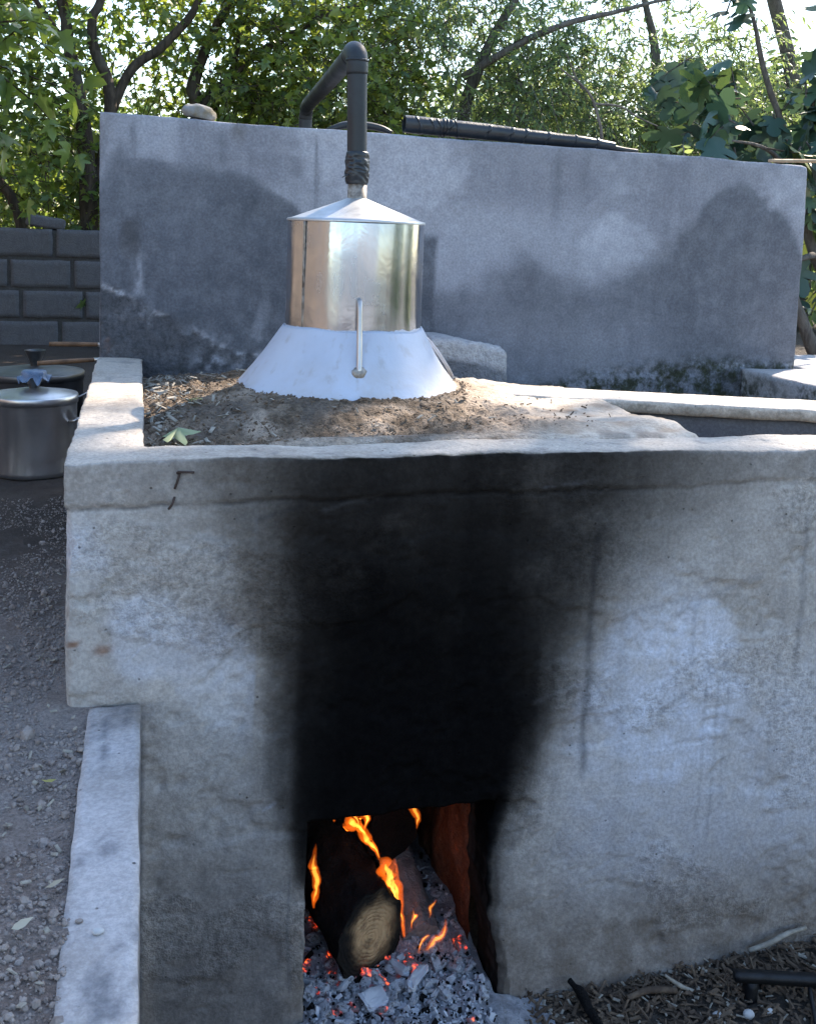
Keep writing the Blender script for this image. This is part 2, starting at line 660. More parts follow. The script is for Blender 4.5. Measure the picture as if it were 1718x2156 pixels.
def masonry_disp(P):
    lo, hi = np.array([0.0, 0.0, -0.3]), np.array([XR, YB + 0.3, H])
    r = np.clip(0.005 + 0.012 * np.maximum(fbm(P, 14, 4, 11), -0.2) + 0.005 * fbm(P, 75, 2, 12), 0.0008, 0.022)
    V = roundbox(P, lo, hi, r)
    x, y, z = P.T
    # rough skin
    V = V + vecnoise(P, 26, 4, 0.0028, 21) + vecnoise(P, 5, 2, 0.004, 25)
    front = sstep(0.02, 0.0, y)
    left = sstep(0.02, 0.0, x)
    jz = joint_z(x + y)
    beam = sstep(0.0, 0.006, z - jz)
    crack = np.exp(-((z - jz) / 0.0035) ** 2) * sstep(-0.35, 0.25, n1(x, 5, 3, 15))
    V[:, 1] -= front * (0.0028 * beam - 0.005 * crack)
    V[:, 0] -= left * (0.004 * beam)
    # trowel hollows and broken plaster
    rid = np.abs(fbm(P, (9, 9, 16), 4, 66))
    V[:, 1] += front * 0.0032 * np.exp(-(rid / 0.030) ** 2) * sstep(0.0, 0.4, fbm(P, 4, 3, 67))
    brk = sstep(0.20, 0.30, fbm(P, (6, 6, 9), 4, 61)) * sstep(1.04, 0.95, z)
    V[:, 1] += front * brk * (0.0048 + 0.004 * fbm(P, 60, 3, 62))
    # left vertical edge: ragged
    eL = sstep(0.03, 0.0, x) * front * sstep(1.06, 1.0, z)
    V[:, 0] += eL * (0.006 + 0.007 * n1(z, 22, 4, 71))
    # fire door: broken edges
    wr = np.exp(-((x - DX1) / 0.03) ** 2) * sstep(DZ + 0.06, DZ, z)
    V[:, 0] += wr * (0.014 * n1(z, 14, 3, 41) + 0.006 * n1(z, 55, 2, 42) + 0.028 * sstep(0.24, 0.05, z) * sstep(-0.05, 0.03, 0.24 - z))
    wl_ = np.exp(-((x - DX0) / 0.02) ** 2) * sstep(DZ + 0.06, DZ, z)
    V[:, 0] += wl_ * (0.003 * n1(z, 20, 3, 43))
    wt = np.exp(-((z - DZ) / 0.02) ** 2) * sstep(DX0 - 0.05, DX0, x) * sstep(DX1 + 0.05, DX1, x)
    V[:, 2] += wt * (0.006 * n1(x, 18, 3, 44))
    edge = np.maximum(np.exp(-np.abs(x - DX1) / 0.012) * sstep(DZ + 0.02, DZ - 0.01, z) * (x > DX1 - 1e-4), 0)
    V[:, 1] += front * edge * (0.010 + 0.008 * n1(z, 30, 3, 45))
    # inner parapet lip
    inn = np.maximum(np.exp(-np.abs(x - 0.128) / 0.006) * (y > 0.135), np.exp(-np.abs(y - 0.135) / 0.006) * (x > 0.128)) * (z > H - 1e-4) * sstep(0.75, 0.45, x)
    V[:, 2] -= inn * (0.005 + 0.005 * fbm(P, 30, 3, 47))
    # top surface unevenness
    V[:, 2] += (z > H - 1e-4) * 0.004 * fbm(P, (9, 9, 1), 3, 48)
    return V


def soot_mask(x, z, P):
    """returns black soot and brown smoke stain"""
    zz = np.array([0.0, 0.30, 0.42, 0.50, 0.62, 0.75, 0.85, 0.95, 1.03, 1.13])
    L0 = np.array([0.435, 0.42, 0.345, 0.31, 0.285, 0.26, 0.225, 0.165, 0.115, 0.09])
    L1 = np.array([0.475, 0.475, 0.485, 0.50, 0.515, 0.53, 0.55, 0.565, 0.58, 0.60])
    R0 = np.array([0.812, 0.822, 0.88, 0.93, 0.985, 1.05, 1.13, 1.26, 1.38, 1.44])
    R1 = np.array([0.785, 0.79, 0.79, 0.79, 0.785, 0.78, 0.77, 0.76, 0.75, 0.74])
    nz = 0.030 * fbm(P, (4, 4, 5), 4, 81) + 0.022 * fbm(P, (24, 24, 3), 3, 82) + 0.004 * fbm(P, (60, 60, 50), 2, 83)
    xn = x + nz
    ip = lambda a: np.interp(z, zz, a)
    g = sstep(ip(L0), ip(L1), xn) * sstep(ip(R0), ip(R1), xn)
    tau = np.interp(z, [0.0, 0.42, 0.60, 0.80, 0.95, 1.05, 1.13], [3.5, 5.2, 5.2, 4.2, 3.0, 2.4, 2.1])
    tau = tau * (1 - 0.30 * sstep(0.10, 0.45, fbm(P, (7, 7, 10), 5, 84, 0.62)) * sstep(0.65, 1.0, z))
    tau = tau * (1 + 0.18 * fbm(P, (26, 26, 3), 3, 86))
    soot = 1 - np.exp(-tau * g ** np.interp(z, [0.6, 0.85, 1.05], [1.7, 1.5, 1.15]))
    a0 = np.interp(z, zz, np.array([0.42, 0.40, 0.31, 0.26, 0.23, 0.20, 0.16, 0.10, 0.05, 0.03]))
    a1 = ip(L1)
    b0 = np.interp(z, zz, np.array([0.83, 0.85, 0.93, 1.0, 1.08, 1.17, 1.28, 1.42, 1.54, 1.60]))
    sm = sstep(a0, a1, xn + nz) * sstep(b0, ip(R1) + 0.04, xn + nz)
    return soot, np.clip(0.95 * sm, 0, 1)


def streaks(x, z, spec, P):
    out = np.zeros(len(x))
    for (x0, w, za, zb, s, k) in spec:
        c = x0 + 0.006 * n1(z, 6, 3, k)
        ww = w * (1 + 0.5 * n1(z, 14, 2, k + 9))
        out = np.maximum(out, s * np.exp(-((x - c) / ww) ** 2) * sstep(za - 0.03, za + 0.03, z) * sstep(zb + 0.01, zb - 0.05, z))
    return out


SCRATCH = [
           (0.103, 0.771, 0.126, 0.796, 0.003, 1.), (0.133, 0.794, 0.147, 0.807, 0.003, 1.), (0.351, 0.466, 0.369, 0.475, 0.003, 1.),
           (1.071, 0.803, 1.218, 0.822, 0.006, -.25), (1.167, 0.787, 1.356, 0.867, 0.007, -.3), (0.984, 0.726, 1.147, 0.759, 0.006, .5),
           (0.874, 1.063, 0.969, 1.073, 0.003, .5), (0.448, 1.034, 0.552, 1.058, 0.004, .4),
           (0.329, 1.019, 0.404, 1.040, 0.004, -.6), (0.873, 0.631, 0.972, 0.663, 0.005, .5), (1.142, 0.589, 1.297, 0.686, 0.006, -.35)]


def masonry_attrs(P):
    x, y, z = P.T
    front = (y < 0.14)
    soot, smoke = soot_mask(x, z, P)
    soot = soot * sstep(0.2, 0.1, y)
    smoke = np.where((z > H - 1e-3) & (y > 0.004), 0, smoke * (y < 0.15))
    soot = np.where((z > H - 1e-3) & (y > 0.004), soot * 0.35 * sstep(0.05, 0.0, y), soot)
    inside = (y > 0.004) & (x > DX0 - 0.003) & (x < DX1 + 0.05) & (z < DZ + 0.005)
    soot = np.where(inside, np.maximum(soot, 0.80), soot)
    soot = np.maximum(soot, front * sstep(0.05, 0.0, np.abs(x - 0.815)) * sstep(0.5, 0.4, z) * 0.55 * sstep(0.0, 0.35, z))
    # brown halo of old smoke, dirt near the ground, top beam
    halo = sstep(0.02, 0.28, x) * sstep(1.55, 1.0, x) * sstep(0.35, 0.9, z) * 0.9
    low = sstep(0.46, 0.05, z + 0.14 * fbm(P, (3, 3, 5), 4, 91)) * 0.95
    beam = sstep(0.0, 0.004, z - joint_z(x + y)) * 0.45 * (z < H - 0.002)
    warm = np.clip(np.maximum.reduce([halo * sstep(-.3, .4, fbm(P, 5, 3, 92)), low, beam]), 0, 1)
    warm = np.maximum(warm, 0.7 * sstep(1.38, 1.75, x) * sstep(0.75, 0.2, z) * sstep(-0.4, .3, fbm(P, 3, 3, 97)))
    pale = sstep(-0.05, 0.25, fbm(P, (2.6, 3, 3.4), 5, 95)) * sstep(0.84, 1.05, x) * sstep(0.95, 0.75, z) * sstep(0.10, 0.3, z) * 0.9
    pale = np.maximum(pale, 0.5 * sstep(0.85, 1.05, x) * sstep(0.12, 0.35, z) * sstep(0.80, 0.55, z))  # pale plaster on the right, tinted blue in place of skylight
    pale = np.maximum(pale, 0.5 * sstep(0.15, 0.4, fbm(P, (7, 7, 5), 3, 96)) * (x < 0.33) * sstep(0.55, 0.75, z) * sstep(1.05, 1.0, z))
    damp = streaks(x, z, [(0.985, 0.008, 0.47, 1.0, 0.75, 1), (1.245, 0.004, 0.32, 0.70, 0.28, 2), (1.275, 0.004, 0.30, 0.66, 0.35, 3),
                          (1.30, 0.005, 0.36, 0.72, 0.2, 4), (1.455, 0.007, 0.66, 1.0, 0.5, 6),
                          (0.402, 0.004, 0.09, 0.36, 0.8, 7), (0.322, 0.004, 0.30, 0.46, 0.55, 8), (0.225, 0.01, 0.05, 0.5, 0.25, 9),
                          (1.215, 0.004, 0.70, 0.84, 0.35, 10), (1.06, .012, .2, .9, .18, 11), (1.41, .01, .4, .9, .2, 12)], P)
    damp = np.maximum(damp, 0.75 * (x < 0.135) * sstep(0.72, 0.60, z) * (x > 0.124))
    damp = np.maximum(damp, 0.55 * sstep(0.135, 0.17, x) * sstep(0.43, 0.37, x) * sstep(0.60, 0.2, z + 0.06 * fbm(P, 6, 3, 93)))
    crack = np.exp(-((z - joint_z(x + y)) / 0.0028) ** 2) * 0.9 * (y < 0.004) * sstep(-0.4, 0.2, n1(x, 5, 3, 15))
    c2 = np.exp(-((z - (0.515 + 0.045 * (x - 1.06) + 0.006 * n1(x, 18, 3, 55))) / 0.0016) ** 2) * sstep(1.03, 1.1, x) * sstep(1.42, 1.34, x) * 0.4 * sstep(-.2, .3, n1(x, 30, 2, 5))
    rough = sstep(0.10, 0.26, fbm(P, (3.2, 3.2, 4.6), 5, 98, 0.6)) * front * (0.4 + 0.6 * sstep(H, H - 0.1, z)) * 0.9
    rough = np.maximum(rough, 0.9 * np.exp(-((x - 0.98) / 0.12) ** 2 - ((z - 0.93) / 0.10) ** 2))
    rough = np.maximum(rough, 0.9 * np.exp(-((x - 0.86) / 0.05) ** 2 - ((z - 0.42) / 0.10) ** 2))
    rust = 0.75 * np.exp(-((x - 0.062 + .006 * fbm(P, 40, 3, 56)) / 0.014) ** 2 - ((z - 0.80 + .006 * fbm(P, 40, 3, 57)) / 0.010) ** 2) * sstep(-.5, .1, fbm(P, 60, 3, 58))
    rust = np.maximum(rust, 0.8 * np.exp(-((x - 0.012) / 0.012) ** 4 - ((z - 0.813) / 0.006) ** 4))
    moss = 0.8 * sstep(0.3, 0.45, x) * sstep(1.0, 0.8, x) * sstep(1.118, 1.13, z) * sstep(.03, .0, y)
    damp = np.maximum.reduce([damp, crack, c2])
    for (xa, za, xb, zb2, w, s) in SCRATCH:
        tt = np.clip(((x - xa) * (xb - xa) + (z - za) * (zb2 - za)) / ((xb - xa) ** 2 + (zb2 - za) ** 2), 0, 1)
        dd = np.hypot(x - xa - tt * (xb - xa), z - za - tt * (zb2 - za) - 0.02 * (xb - xa) * np.sin(tt * 3.1)) + 0.003 * fbm(P, 60, 2, 7)
        ln = np.exp(-(dd / w) ** 2) * (y < 0.004)
        if s > 0:
            pale = np.maximum(pale, s * ln); soot = soot * (1 - 0.18 * s * ln)
        else:
            damp = np.maximum(damp, -s * ln)
    toplit = (z > H - 1e-3) & (y > 0.003)
    warm = np.where(toplit, 0.35 * sstep(-0.2, 0.5, fbm(P, (14, 14, 1), 4, 99)), warm)
    pale = np.where(toplit, 0.55 * sstep(-0.3, 0.4, fbm(P, (5, 5, 1), 4, 100)), pale)
    damp = np.where(toplit, 0.4 * sstep(0.25, 0.6, fbm(P, (25, 25, 1), 3, 102)), damp)
    return dict(soot=soot, smoke=smoke, warm=warm, pale=pale, damp=damp, rough=rough, rust=rust, moss=moss)


def specials(base, extra):
    base = [b for b in base if min(abs(b - e) for e in extra) > 0.0022]
    return np.array(sorted(base + list(extra)))


mx = specials(list(lin(0, 1.75, 0.005)) + list(lin(1.8, XR, 0.05)), [DX0, DX1, 0.128])
mz = specials(list(lin(-0.1, H, 0.005)), [DZ])
my = specials(list(lin(0, YB, 0.008)), [0.135])
A = Acc()
o1 = lambda u: np.ones_like(u)
V, F = sheet(mx, mz, lambda u, v: np.stack([u, 0 * u, v], 1))
c = V[F].mean(1)
A.add(V, F[~((c[:, 0] > DX0) & (c[:, 0] < DX1) & (c[:, 2] < DZ))])
V, F = sheet(my, mz, lambda u, v: np.stack([0 * u, u, v], 1), flip=True)
A.add(V, F)
V, F = sheet(mx, my, lambda u, v: np.stack([u, v, H * o1(u)], 1))
c = V[F].mean(1)
A.add(V, F[(c[:, 0] < 0.128) | (c[:, 1] < 0.135)])
jy = lin(0, 0.14, 0.007)
jz_ = mz[mz <= DZ + 1e-6]
A.add(*sheet(jy, jz_, lambda u, v: np.stack([DX0 * o1(u), u, v], 1)))
A.add(*sheet(jy, jz_, lambda u, v: np.stack([DX1 * o1(u), u, v], 1), flip=True))
jx = mx[(mx >= DX0 - 1e-6) & (mx <= DX1 + 1e-6)]
A.add(*sheet(jx, jy, lambda u, v: np.stack([u, v, DZ * o1(u)], 1), flip=True))
dz_ = lin(H - 0.16, H, 0.008)
A.add(*sheet(my[my >= 0.135 - 1e-6], dz_, lambda u, v: np.stack([0.128 * o1(u), u, v], 1)))
A.add(*sheet(mx[mx >= 0.128 - 1e-6], dz_, lambda u, v: np.stack([u, 0.135 * o1(u), v], 1), flip=True))
P, F, _ = A.get()
P, F = weld(P, F[0])
top_face = ((P[F][:, :, 2] > H - 1e-4).sum(1) == 4)
obj("masonry_shell", masonry_disp(P), F, [M['front'], M['top']], furnace, True, masonry_attrs(P), top_face.astype(int))

# fire chamber
cx0, cx1, cy0, cy1, cz1 = DX0 - 0.004, DX1 + 0.002, 0.132, 0.72, 0.47
A = Acc()
A.add(*sheet(lin(cy0, cy1, 0.010), lin(-0.05, cz1, 0.010), lambda u, v: np.stack([cx0 * o1(u), u, v], 1)))
A.add(*sheet(lin(cy0, cy1, 0.010), lin(-0.05, cz1, 0.010), lambda u, v: np.stack([cx1 * o1(u), u, v], 1), True))
A.add(*sheet(lin(cx0, cx1, 0.010), lin(-0.05, cz1, 0.010), lambda u, v: np.stack([u, cy1 * o1(u), v], 1)))
A.add(*sheet(lin(cx0, cx1, 0.010), lin(cy0, cy1, 0.010), lambda u, v: np.stack([u, v, cz1 * o1(u)], 1), True))
P, F, _ = A.get()
P, F = weld(P, F[0])
sm = np.clip(0.55 + 0.5 * fbm(P, 6, 3, 5) - 0.6 * (P[:, 0] > 0.78) * sstep(0.05, 0.25, P[:, 2]), 0.0, 0.95)
obj("fire_chamber", P + vecnoise(P, 16, 4, 0.016, 141), F, M['chamber'], furnace, True, dict(soot=sm, rough=0.6 * np.ones(len(P))))

# clay deck
SX, SY = 0.657, 0.819


def deck_z(x, y):
    P = np.stack([x, y, x * 0], 1)
    d = np.hypot(x - SX, y - SY)
    base = 1.082 + 0.045 * sstep(0.35, 1.0, x) + 0.02 * sstep(0.45, 0.15, y) * sstep(0.4, 0.8, x)
    base -= 0.035 * sstep(1.0, 1.35, y)
    base -= 0.02 * sstep(0.30, 0.14, x)
    mound = 1.148 - 0.16 * np.clip(d - 0.285, 0, 9)
    z = np.maximum(base, mound)
    z = np.where(np.abs(base - mound) < 0.03, z + 0.25 * (0.03 - np.abs(base - mound)) ** 2 / 0.03, z)
    z += (0.004 + 0.006 * sstep(0.31, 0.40, d)) * fbm(P, 9, 4, 201) + (0.003 + 0.008 * sstep(0.31, 0.40, d)) * fbm(P, (60, 24, 1), 3, 203) * sstep(1.25, 0.9, x)
    z += 0.005 * fbm(P, 95, 2, 205) * sstep(1.15, 0.8, x)
    cap = H + 0.003 - 0.04 * sstep(0.42, 0.22, x) + 0.003 * fbm(P, 20, 3, 209)
    w = sstep(0.25, 0.17, y)
    z = z * (1 - w) + cap * w
    z -= 0.022 * sstep(0.155 + 0.015 * n1(x, 6, 3, 31), 0.098, y)
    z -= 0.025 * sstep(1.27, 1.297, x)
    return z


dx = lin(0.1245, 1.297, 0.0075)
dy = lin(0.098, 1.475, 0.0085)
V, F = sheet(dx, dy, lambda u, v: np.stack([u, v, deck_z(u, v)], 1))
c = V[F].mean(1)
cut = (c[:, 1] > 0.94 - 0.38 * (c[:, 0] - 1.115) + 0.02 * n1(c[:, 0], 20, 3, 5)) & (c[:, 0] > 1.02) & (c[:, 1] > 0.62)
cut |= (c[:, 0] > 0.97) & (c[:, 1] > 1.02 + 0.03 * n1(c[:, 0], 9, 3, 6))
F = F[~cut]
x, y, z = V.T
Pn = np.stack([x, y, 0 * x], 1)
da = dict(
    warm=np.clip(sstep(1.05, 0.7, x + 0.25 * fbm(Pn, 5, 4, 211)) * sstep(-0.45, 0.15, fbm(Pn, (16, 9, 1), 4, 212)) + 0.6 * sstep(1.05, 1.25, y) + .5 * sstep(.35, .2, x), 0, 1),
    pale=np.clip(sstep(0.85, 1.1, x + 0.2 * fbm(Pn, 5, 3, 214)) * 0.8 + 0.6 * sstep(0.22, 0.16, y) * sstep(.3, .5, x), 0, 1) * sstep(-0.6, 0.1, fbm(Pn, 22, 3, 215)),
    damp=np.clip(sstep(0.2, 0.5, fbm(Pn, (12, 7, 1), 4, 216)) * 0.7 + 0.8 * sstep(1.1, 1.3, y), 0, 1),  # damp blotches; the dark strip at the back is painted wall shadow
    rough=np.clip(sstep(1.15, 0.8, x), 0, 1))
obj("clay_deck", V, F, M['deckclay'], furnace, True, da)
# deck end wall towards the basin and the back gully
A = Acc()
A.add(*sheet(lin(0.13, 0.98, 0.012), lin(0.70, 1.118, 0.02), lambda u, v: np.stack([1.292 - 0.004 * n1(u, 30, 3, 3), u, v], 1)))
P, F, _ = A.get()
obj("basin_side_wall", P + vecnoise(P, 20, 3, 0.003, 61), F, M['block'], furnace, True, dict(damp=np.full(len(P), 0.6)))
# slanting rim slab of the basin and the wall below it
ang = math.atan2(-0.39, 1.0)


def bar_box(name, p0, p1, w0, w1, z0, z1, mat, parent, res=0.012, seed=0, **kw):
    """box along p0->p1 (plan), sideways from w0 to w1"""
    p0, p1 = np.array(p0), np.array(p1)
    L = np.linalg.norm(p1 - p0)
    V, F, P0 = rough_box((0, w0, z0), (L, w1, z1), res, 0.005, 0.005, 0.0025, 24, seed)
    t = (p1 - p0) / L
    n = np.array([-t[1], t[0]])
    W = np.stack([p0[0] + t[0] * V[:, 0] + n[0] * V[:, 1], p0[1] + t[1] * V[:, 0] + n[1] * V[:, 1], V[:, 2]], 1)
    at = {k: f(P0) for k, f in kw.items()}
    return obj(name, W, F, mat, parent, True, at)


bar_box("basin_rim", (1.03, 0.712), (2.6, 0.105), 0.0, 0.185, 1.098, 1.131, M['top'], furnace, 0.012, 301,
        pale=lambda P: 0.6 * (P[:, 2] > 1.125) + 0.0, warm=lambda P: 0.7 * (P[:, 2] < 1.12),
        moss=lambda P: 0.5 * np.exp(-((P[:, 2] - 1.118) / 0.006) ** 2))
bar_box("basin_back_wall", (1.03, 0.712), (2.6, 0.105), 0.02, 0.165, 0.6, 1.099, M['block'], furnace, 0.025, 303,
        damp=lambda P: 0.7 * sstep(-.3, .3, fbm(P, 4, 3, 31)), pale=lambda P: 0.12 * sstep(.1, .4, fbm(P, 5, 3, 39)))
V, F = sheet(lin(1.28, 2.6, 0.05), lin(0.13, 0.75, 0.05), lambda u, v: np.stack([u, v, 0.80 + 0.01 * fbm(np.stack([u, v, 0 * u], 1), 6, 3, 3)], 1))
obj("basin_floor", V, F, M['mortar'], furnace)
V, F = sheet(lin(0.9, 2.7, 0.05), lin(0.3, 1.6, 0.05), lambda u, v: np.stack([u, v, 0.90 + 0.03 * fbm(np.stack([u, v, 0 * u], 1), 4, 3, 7)], 1))
c = V[F].mean(1)
obj("gully_floor", V, F[c[:, 1] > 0.78 - 0.386 * (c[:, 0] - 1.03) + 0.1], M['yard'], furnace)

# bent rusty binding wires sticking out of the face
for pts in ([(0.186, -0.004, 1.108), (0.188, -0.010, 1.112), (0.214, -0.012, 1.111)], [(0.190, -0.005, 1.110), (0.186, -0.011, 1.098), (0.181, -0.009, 1.082)],
            [(0.181, -0.004, 1.066), (0.177, -0.012, 1.056), (0.171, -0.008, 1.046)]):
    V, F = tube(catmull(pts, 8), 0.0022, 6)
    obj("binding_wire", V, F, simple("rusty_wire", (0.055, 0.035, 0.028), 0.8) if 'wire' not in M else M['wire'], furnace)
    M['wire'] = bpy.data.materials["rusty_wire"]

# ------------------------------------------------------------------ tall plastered wall behind the still
HW0, HW1, XW = 1.872, 1.835, 2.437
bw = specials(list(lin(0, XW, 0.0075)), [5.0])[:-1]
bxs, bys, bzs = lin(0, XW, 0.0085), lin(YB, YB + 0.10, 0.02), lin(0.55, 1.87, 0.0085)
V, F = boxgrid(bxs, bys, bzs, ('-z',))
P0 = V.copy()
r = np.clip(0.005 + 0.012 * np.maximum(fbm(V, 12, 4, 5), -.2) + 0.008 * sstep(2.3, 2.43, V[:, 0]) * sstep(1.7, 1.86, V[:, 2]), 0.001, 0.03)
V = roundbox(V, (0, YB, 0.5), (XW, YB + 0.10, 1.87), r) + vecnoise(P0, 22, 4, 0.0018, 411) + vecnoise(P0, 3, 3, 0.005, 415)
x, y, z = P0.T
V[:, 2] += (z - 0.55) / 1.32 * ((HW0 - 1.87) + (HW1 - HW0) * x / XW + 0.004 * n1(x, 4, 3, 9))
fr = (y < YB + 1e-4)
P2 = np.stack([x, 0 * x, z], 1)
# lower broken plaster (left foot), damp map outline traced from the wall's stains
nn = 0.05 * fbm(P2, 5, 4, 420) + 0.02 * fbm(P2, 24, 3, 421)
xb = np.array([-0.1, 0.06, 0.10, 0.28, 0.40, 0.45, 0.56, 0.66, 0.74, 0.80, 0.86, 0.96, 1.05, 1.2, 1.35, 1.5, 1.7, 1.85, 1.98, 2.05, 2.12, 2.2, 2.3, 2.38, 2.44])
zt = np.array([1.50, 1.79, 1.74, 1.73, 1.72, 1.70, 1.63, 1.56, 1.52, 1.50, 1.48, 1.44, 1.36, 1.41, 1.47, 1.42, 1.45, 1.52, 1.62, 1.72, 1.79, 1.80, 1.73, 1.66, 1.50])
sf = np.interp(x, [0, 0.4, 0.55, 1.0, 1.2, 1.9, 2.05, 2.44], [0.04, 0.015, 0.008, 0.02, 0.05, 0.04, 0.014, 0.02])
dl = 0.5 - 0.5 * np.tanh(((z + nn * np.interp(x, [0, 1, 1.2, 2.44], [0.6, 0.6, 1.6, 1.2])) - np.interp(x, xb, zt)) / sf)
dk = dl * (0.80 + 0.25 * fbm(P2, 4, 3, 431)) * np.interp(x, [0, 1.0, 1.2, 1.7, 2.0, 2.44], [0.95, 0.95, 0.6, 0.65, 0.92, 0.88])
dk *= 1 - 0.55 * sstep(1.05, 1.2, x) * sstep(1.35, 1.2, z) * sstep(2.1, 1.8, x)
dk = np.maximum(dk, 0.9 * sstep(0.02, 0.0, np.abs(x - 1.0 + nn * .3) - 0.055) * sstep(1.56, 1.53, z + nn * .2) * (x > 0.9))
foot = sstep(0.012, -0.012, z + nn * 1.3 - np.interp(x, [0, 0.10, 0.2, 0.32, 0.42, 0.60, 0.75, 2.44], [1.34, 1.30, 1.25, 1.20, 1.13, 1.15, 1.12, 0.9]))
foot2 = sstep(0.03, -0.03, z + nn * .6 - np.interp(x, [1.0, 1.3, 1.5, 1.75, 1.9, 2.1, 2.44], [1.02, 1.06, 1.07, 1.12, 1.13, 1.16, 1.13]))
edgew = np.exp(-((z + nn - np.interp(x, [0, 0.10, 0.2, 0.32, 0.42, 0.6], [1.34, 1.30, 1.25, 1.20, 1.13, 1.15])) / 0.012) ** 2)
salt = sstep(0.25, 0.5, fbm(P2, (14, 1, 10), 4, 441)) * np.exp(-((z - 1.18) / 0.14) ** 2) * 0.6 * sstep(1.2, 0.8, x)
salt = np.maximum(salt, edgew * sstep(-0.3, 0.2, fbm(P2, 40, 3, 443)) * 1.0 * (x < 0.75))
salt = np.maximum(salt, 0.75 * np.exp(-((x - 0.115) / 0.018) ** 2) * sstep(1.5, 1.4, z) * sstep(1.22, 1.27, z) * sstep(-.2, .3, fbm(P2, (50, 1, 20), 3, 445)))
salt = np.maximum(salt, 0.9 * np.exp(-((x - 0.34) / 0.06) ** 2 - ((z - 1.12) / 0.04) ** 2) * sstep(-.3, .2, fbm(P2, 40, 3, 446)))
salt = np.maximum(salt, 0.9 * np.exp(-((z - 1.125 + nn) / 0.012) ** 2) * sstep(2.1, 2.2, x) * sstep(-.2, .3, fbm(P2, 40, 3, 447)))
palm = sstep(-0.1, 0.3, fbm(P2, (3, 1, 4), 5, 451, 0.6)) * (1 - dl) * 0.8
palm = np.maximum(palm, 0.55 * sstep(0.02, -0.01, np.abs(x - 0.165 + nn * .3) - 0.065) * sstep(1.73, 1.75, z + nn * .3))
palm = np.maximum(palm, 0.5 * (1 - dl) * sstep(0.3, 0.6, x) * sstep(1.95, 1.5, x) * sstep(1.72, 1.6, z))
warm = np.maximum(np.clip(foot * 0.9, 0, 1), 0.55 * sstep(0.1, 0.4, fbm(P2, (10, 1, 3), 3, 455)) * sstep(1.7, 1.85, z) * (x < .45))
warm = np.maximum(warm, 0.9 * np.exp(-((x - 0.09) / 0.03) ** 4 - ((z - 1.50) / 0.06) ** 4))
drip = streaks(x, z, [(0.655, 0.006, 1.56, 1.86, 0.6, 1), (0.10, 0.012, 1.55, 1.87, 0.5, 2), (0.0, 0.02, 1.3, 1.8, 0.3, 3), (0.36, 0.02, 1.72, 1.87, 0.4, 4), (1.47, .02, 1.6, 1.85, .25, 5)], P2)
moss = np.clip(foot2 * 0.95 + 0.7 * sstep(1.12, 1.05, z + nn * .5) * sstep(0.1, .3, x) * (x < .9), 0, 1) * fr
V[:, 1] += fr * (0.010 * foot * (0.6 + 0.6 * fbm(P2, 35, 3, 461)) + 0.014 * foot2 * fbm(P2, 30, 4, 463))
rust = 0.8 * np.exp(-((x - 0.0) / 0.03) ** 2 - ((z - 1.18) / 0.05) ** 2) * sstep(0, .3, fbm(P2, 40, 3, 9))
dk = dk * (1 - 0.85 * np.clip(salt, 0, 1)); warm = warm * (1 - 0.7 * np.clip(salt, 0, 1))
o = obj("plastered_wall", V, F, M['back'], None, True, dict(damp=np.clip(np.maximum(dk, drip), 0, 1) * fr, pale=np.clip(np.maximum(salt, palm), 0, 1),
        warm=np.clip(warm, 0, 1) * fr, moss=moss, rough=np.clip(foot + foot2 + 0.15, 0, 1), rust=rust))
tag(o, "tall grey plastered wall with dark damp stains behind the still", "wall")

# low concrete ledge at the right foot of the wall
V, F, P0 = rough_box((2.215, 0.80, 0.55), (3.5, 1.468, 1.10), 0.02, 0.008, 0.008, 0.004, 24, 501)
o = obj("concrete_ledge", V, F, M['ledge'], None, True, dict(moss=0.9 * (P0[:, 2] < 1.085) * sstep(-.5, .2, fbm(P0, 9, 3, 5)), pale=0.5 * (P0[:, 2] > 1.095)))
tag(o, "low pale concrete ledge at the right foot of the plastered wall", "ledge")
V, F, P0 = rough_box((2.5, 1.47, 0.55), (3.5, 1.95, 1.096), 0.03, 0.008, 0.008, 0.004, 24, 505)
o = obj("concrete_slab", V, F, M['ledge'], None, True, dict(pale=0.5 * (P0[:, 2] > 1.09)))
tag(o, "pale concrete slab beyond the right end of the plastered wall", "slab")

# rough block of concrete behind the still
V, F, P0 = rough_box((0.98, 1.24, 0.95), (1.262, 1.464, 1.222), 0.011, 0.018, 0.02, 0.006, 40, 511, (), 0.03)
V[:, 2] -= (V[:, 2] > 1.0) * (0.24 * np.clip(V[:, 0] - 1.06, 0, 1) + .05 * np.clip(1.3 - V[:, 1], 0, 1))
o = obj("concrete_lump", V, F, M['ledge'], None, True, dict(pale=0.95 * (P0[:, 2] > 1.165), damp=0.9 * (P0[:, 2] < 1.155), rough=np.full(len(P0), 0.7)))  # top whitened as skylit, lower part darkened as shade, both in the colour
tag(o, "rough pale concrete lump between the still and the plastered wall", "rock")

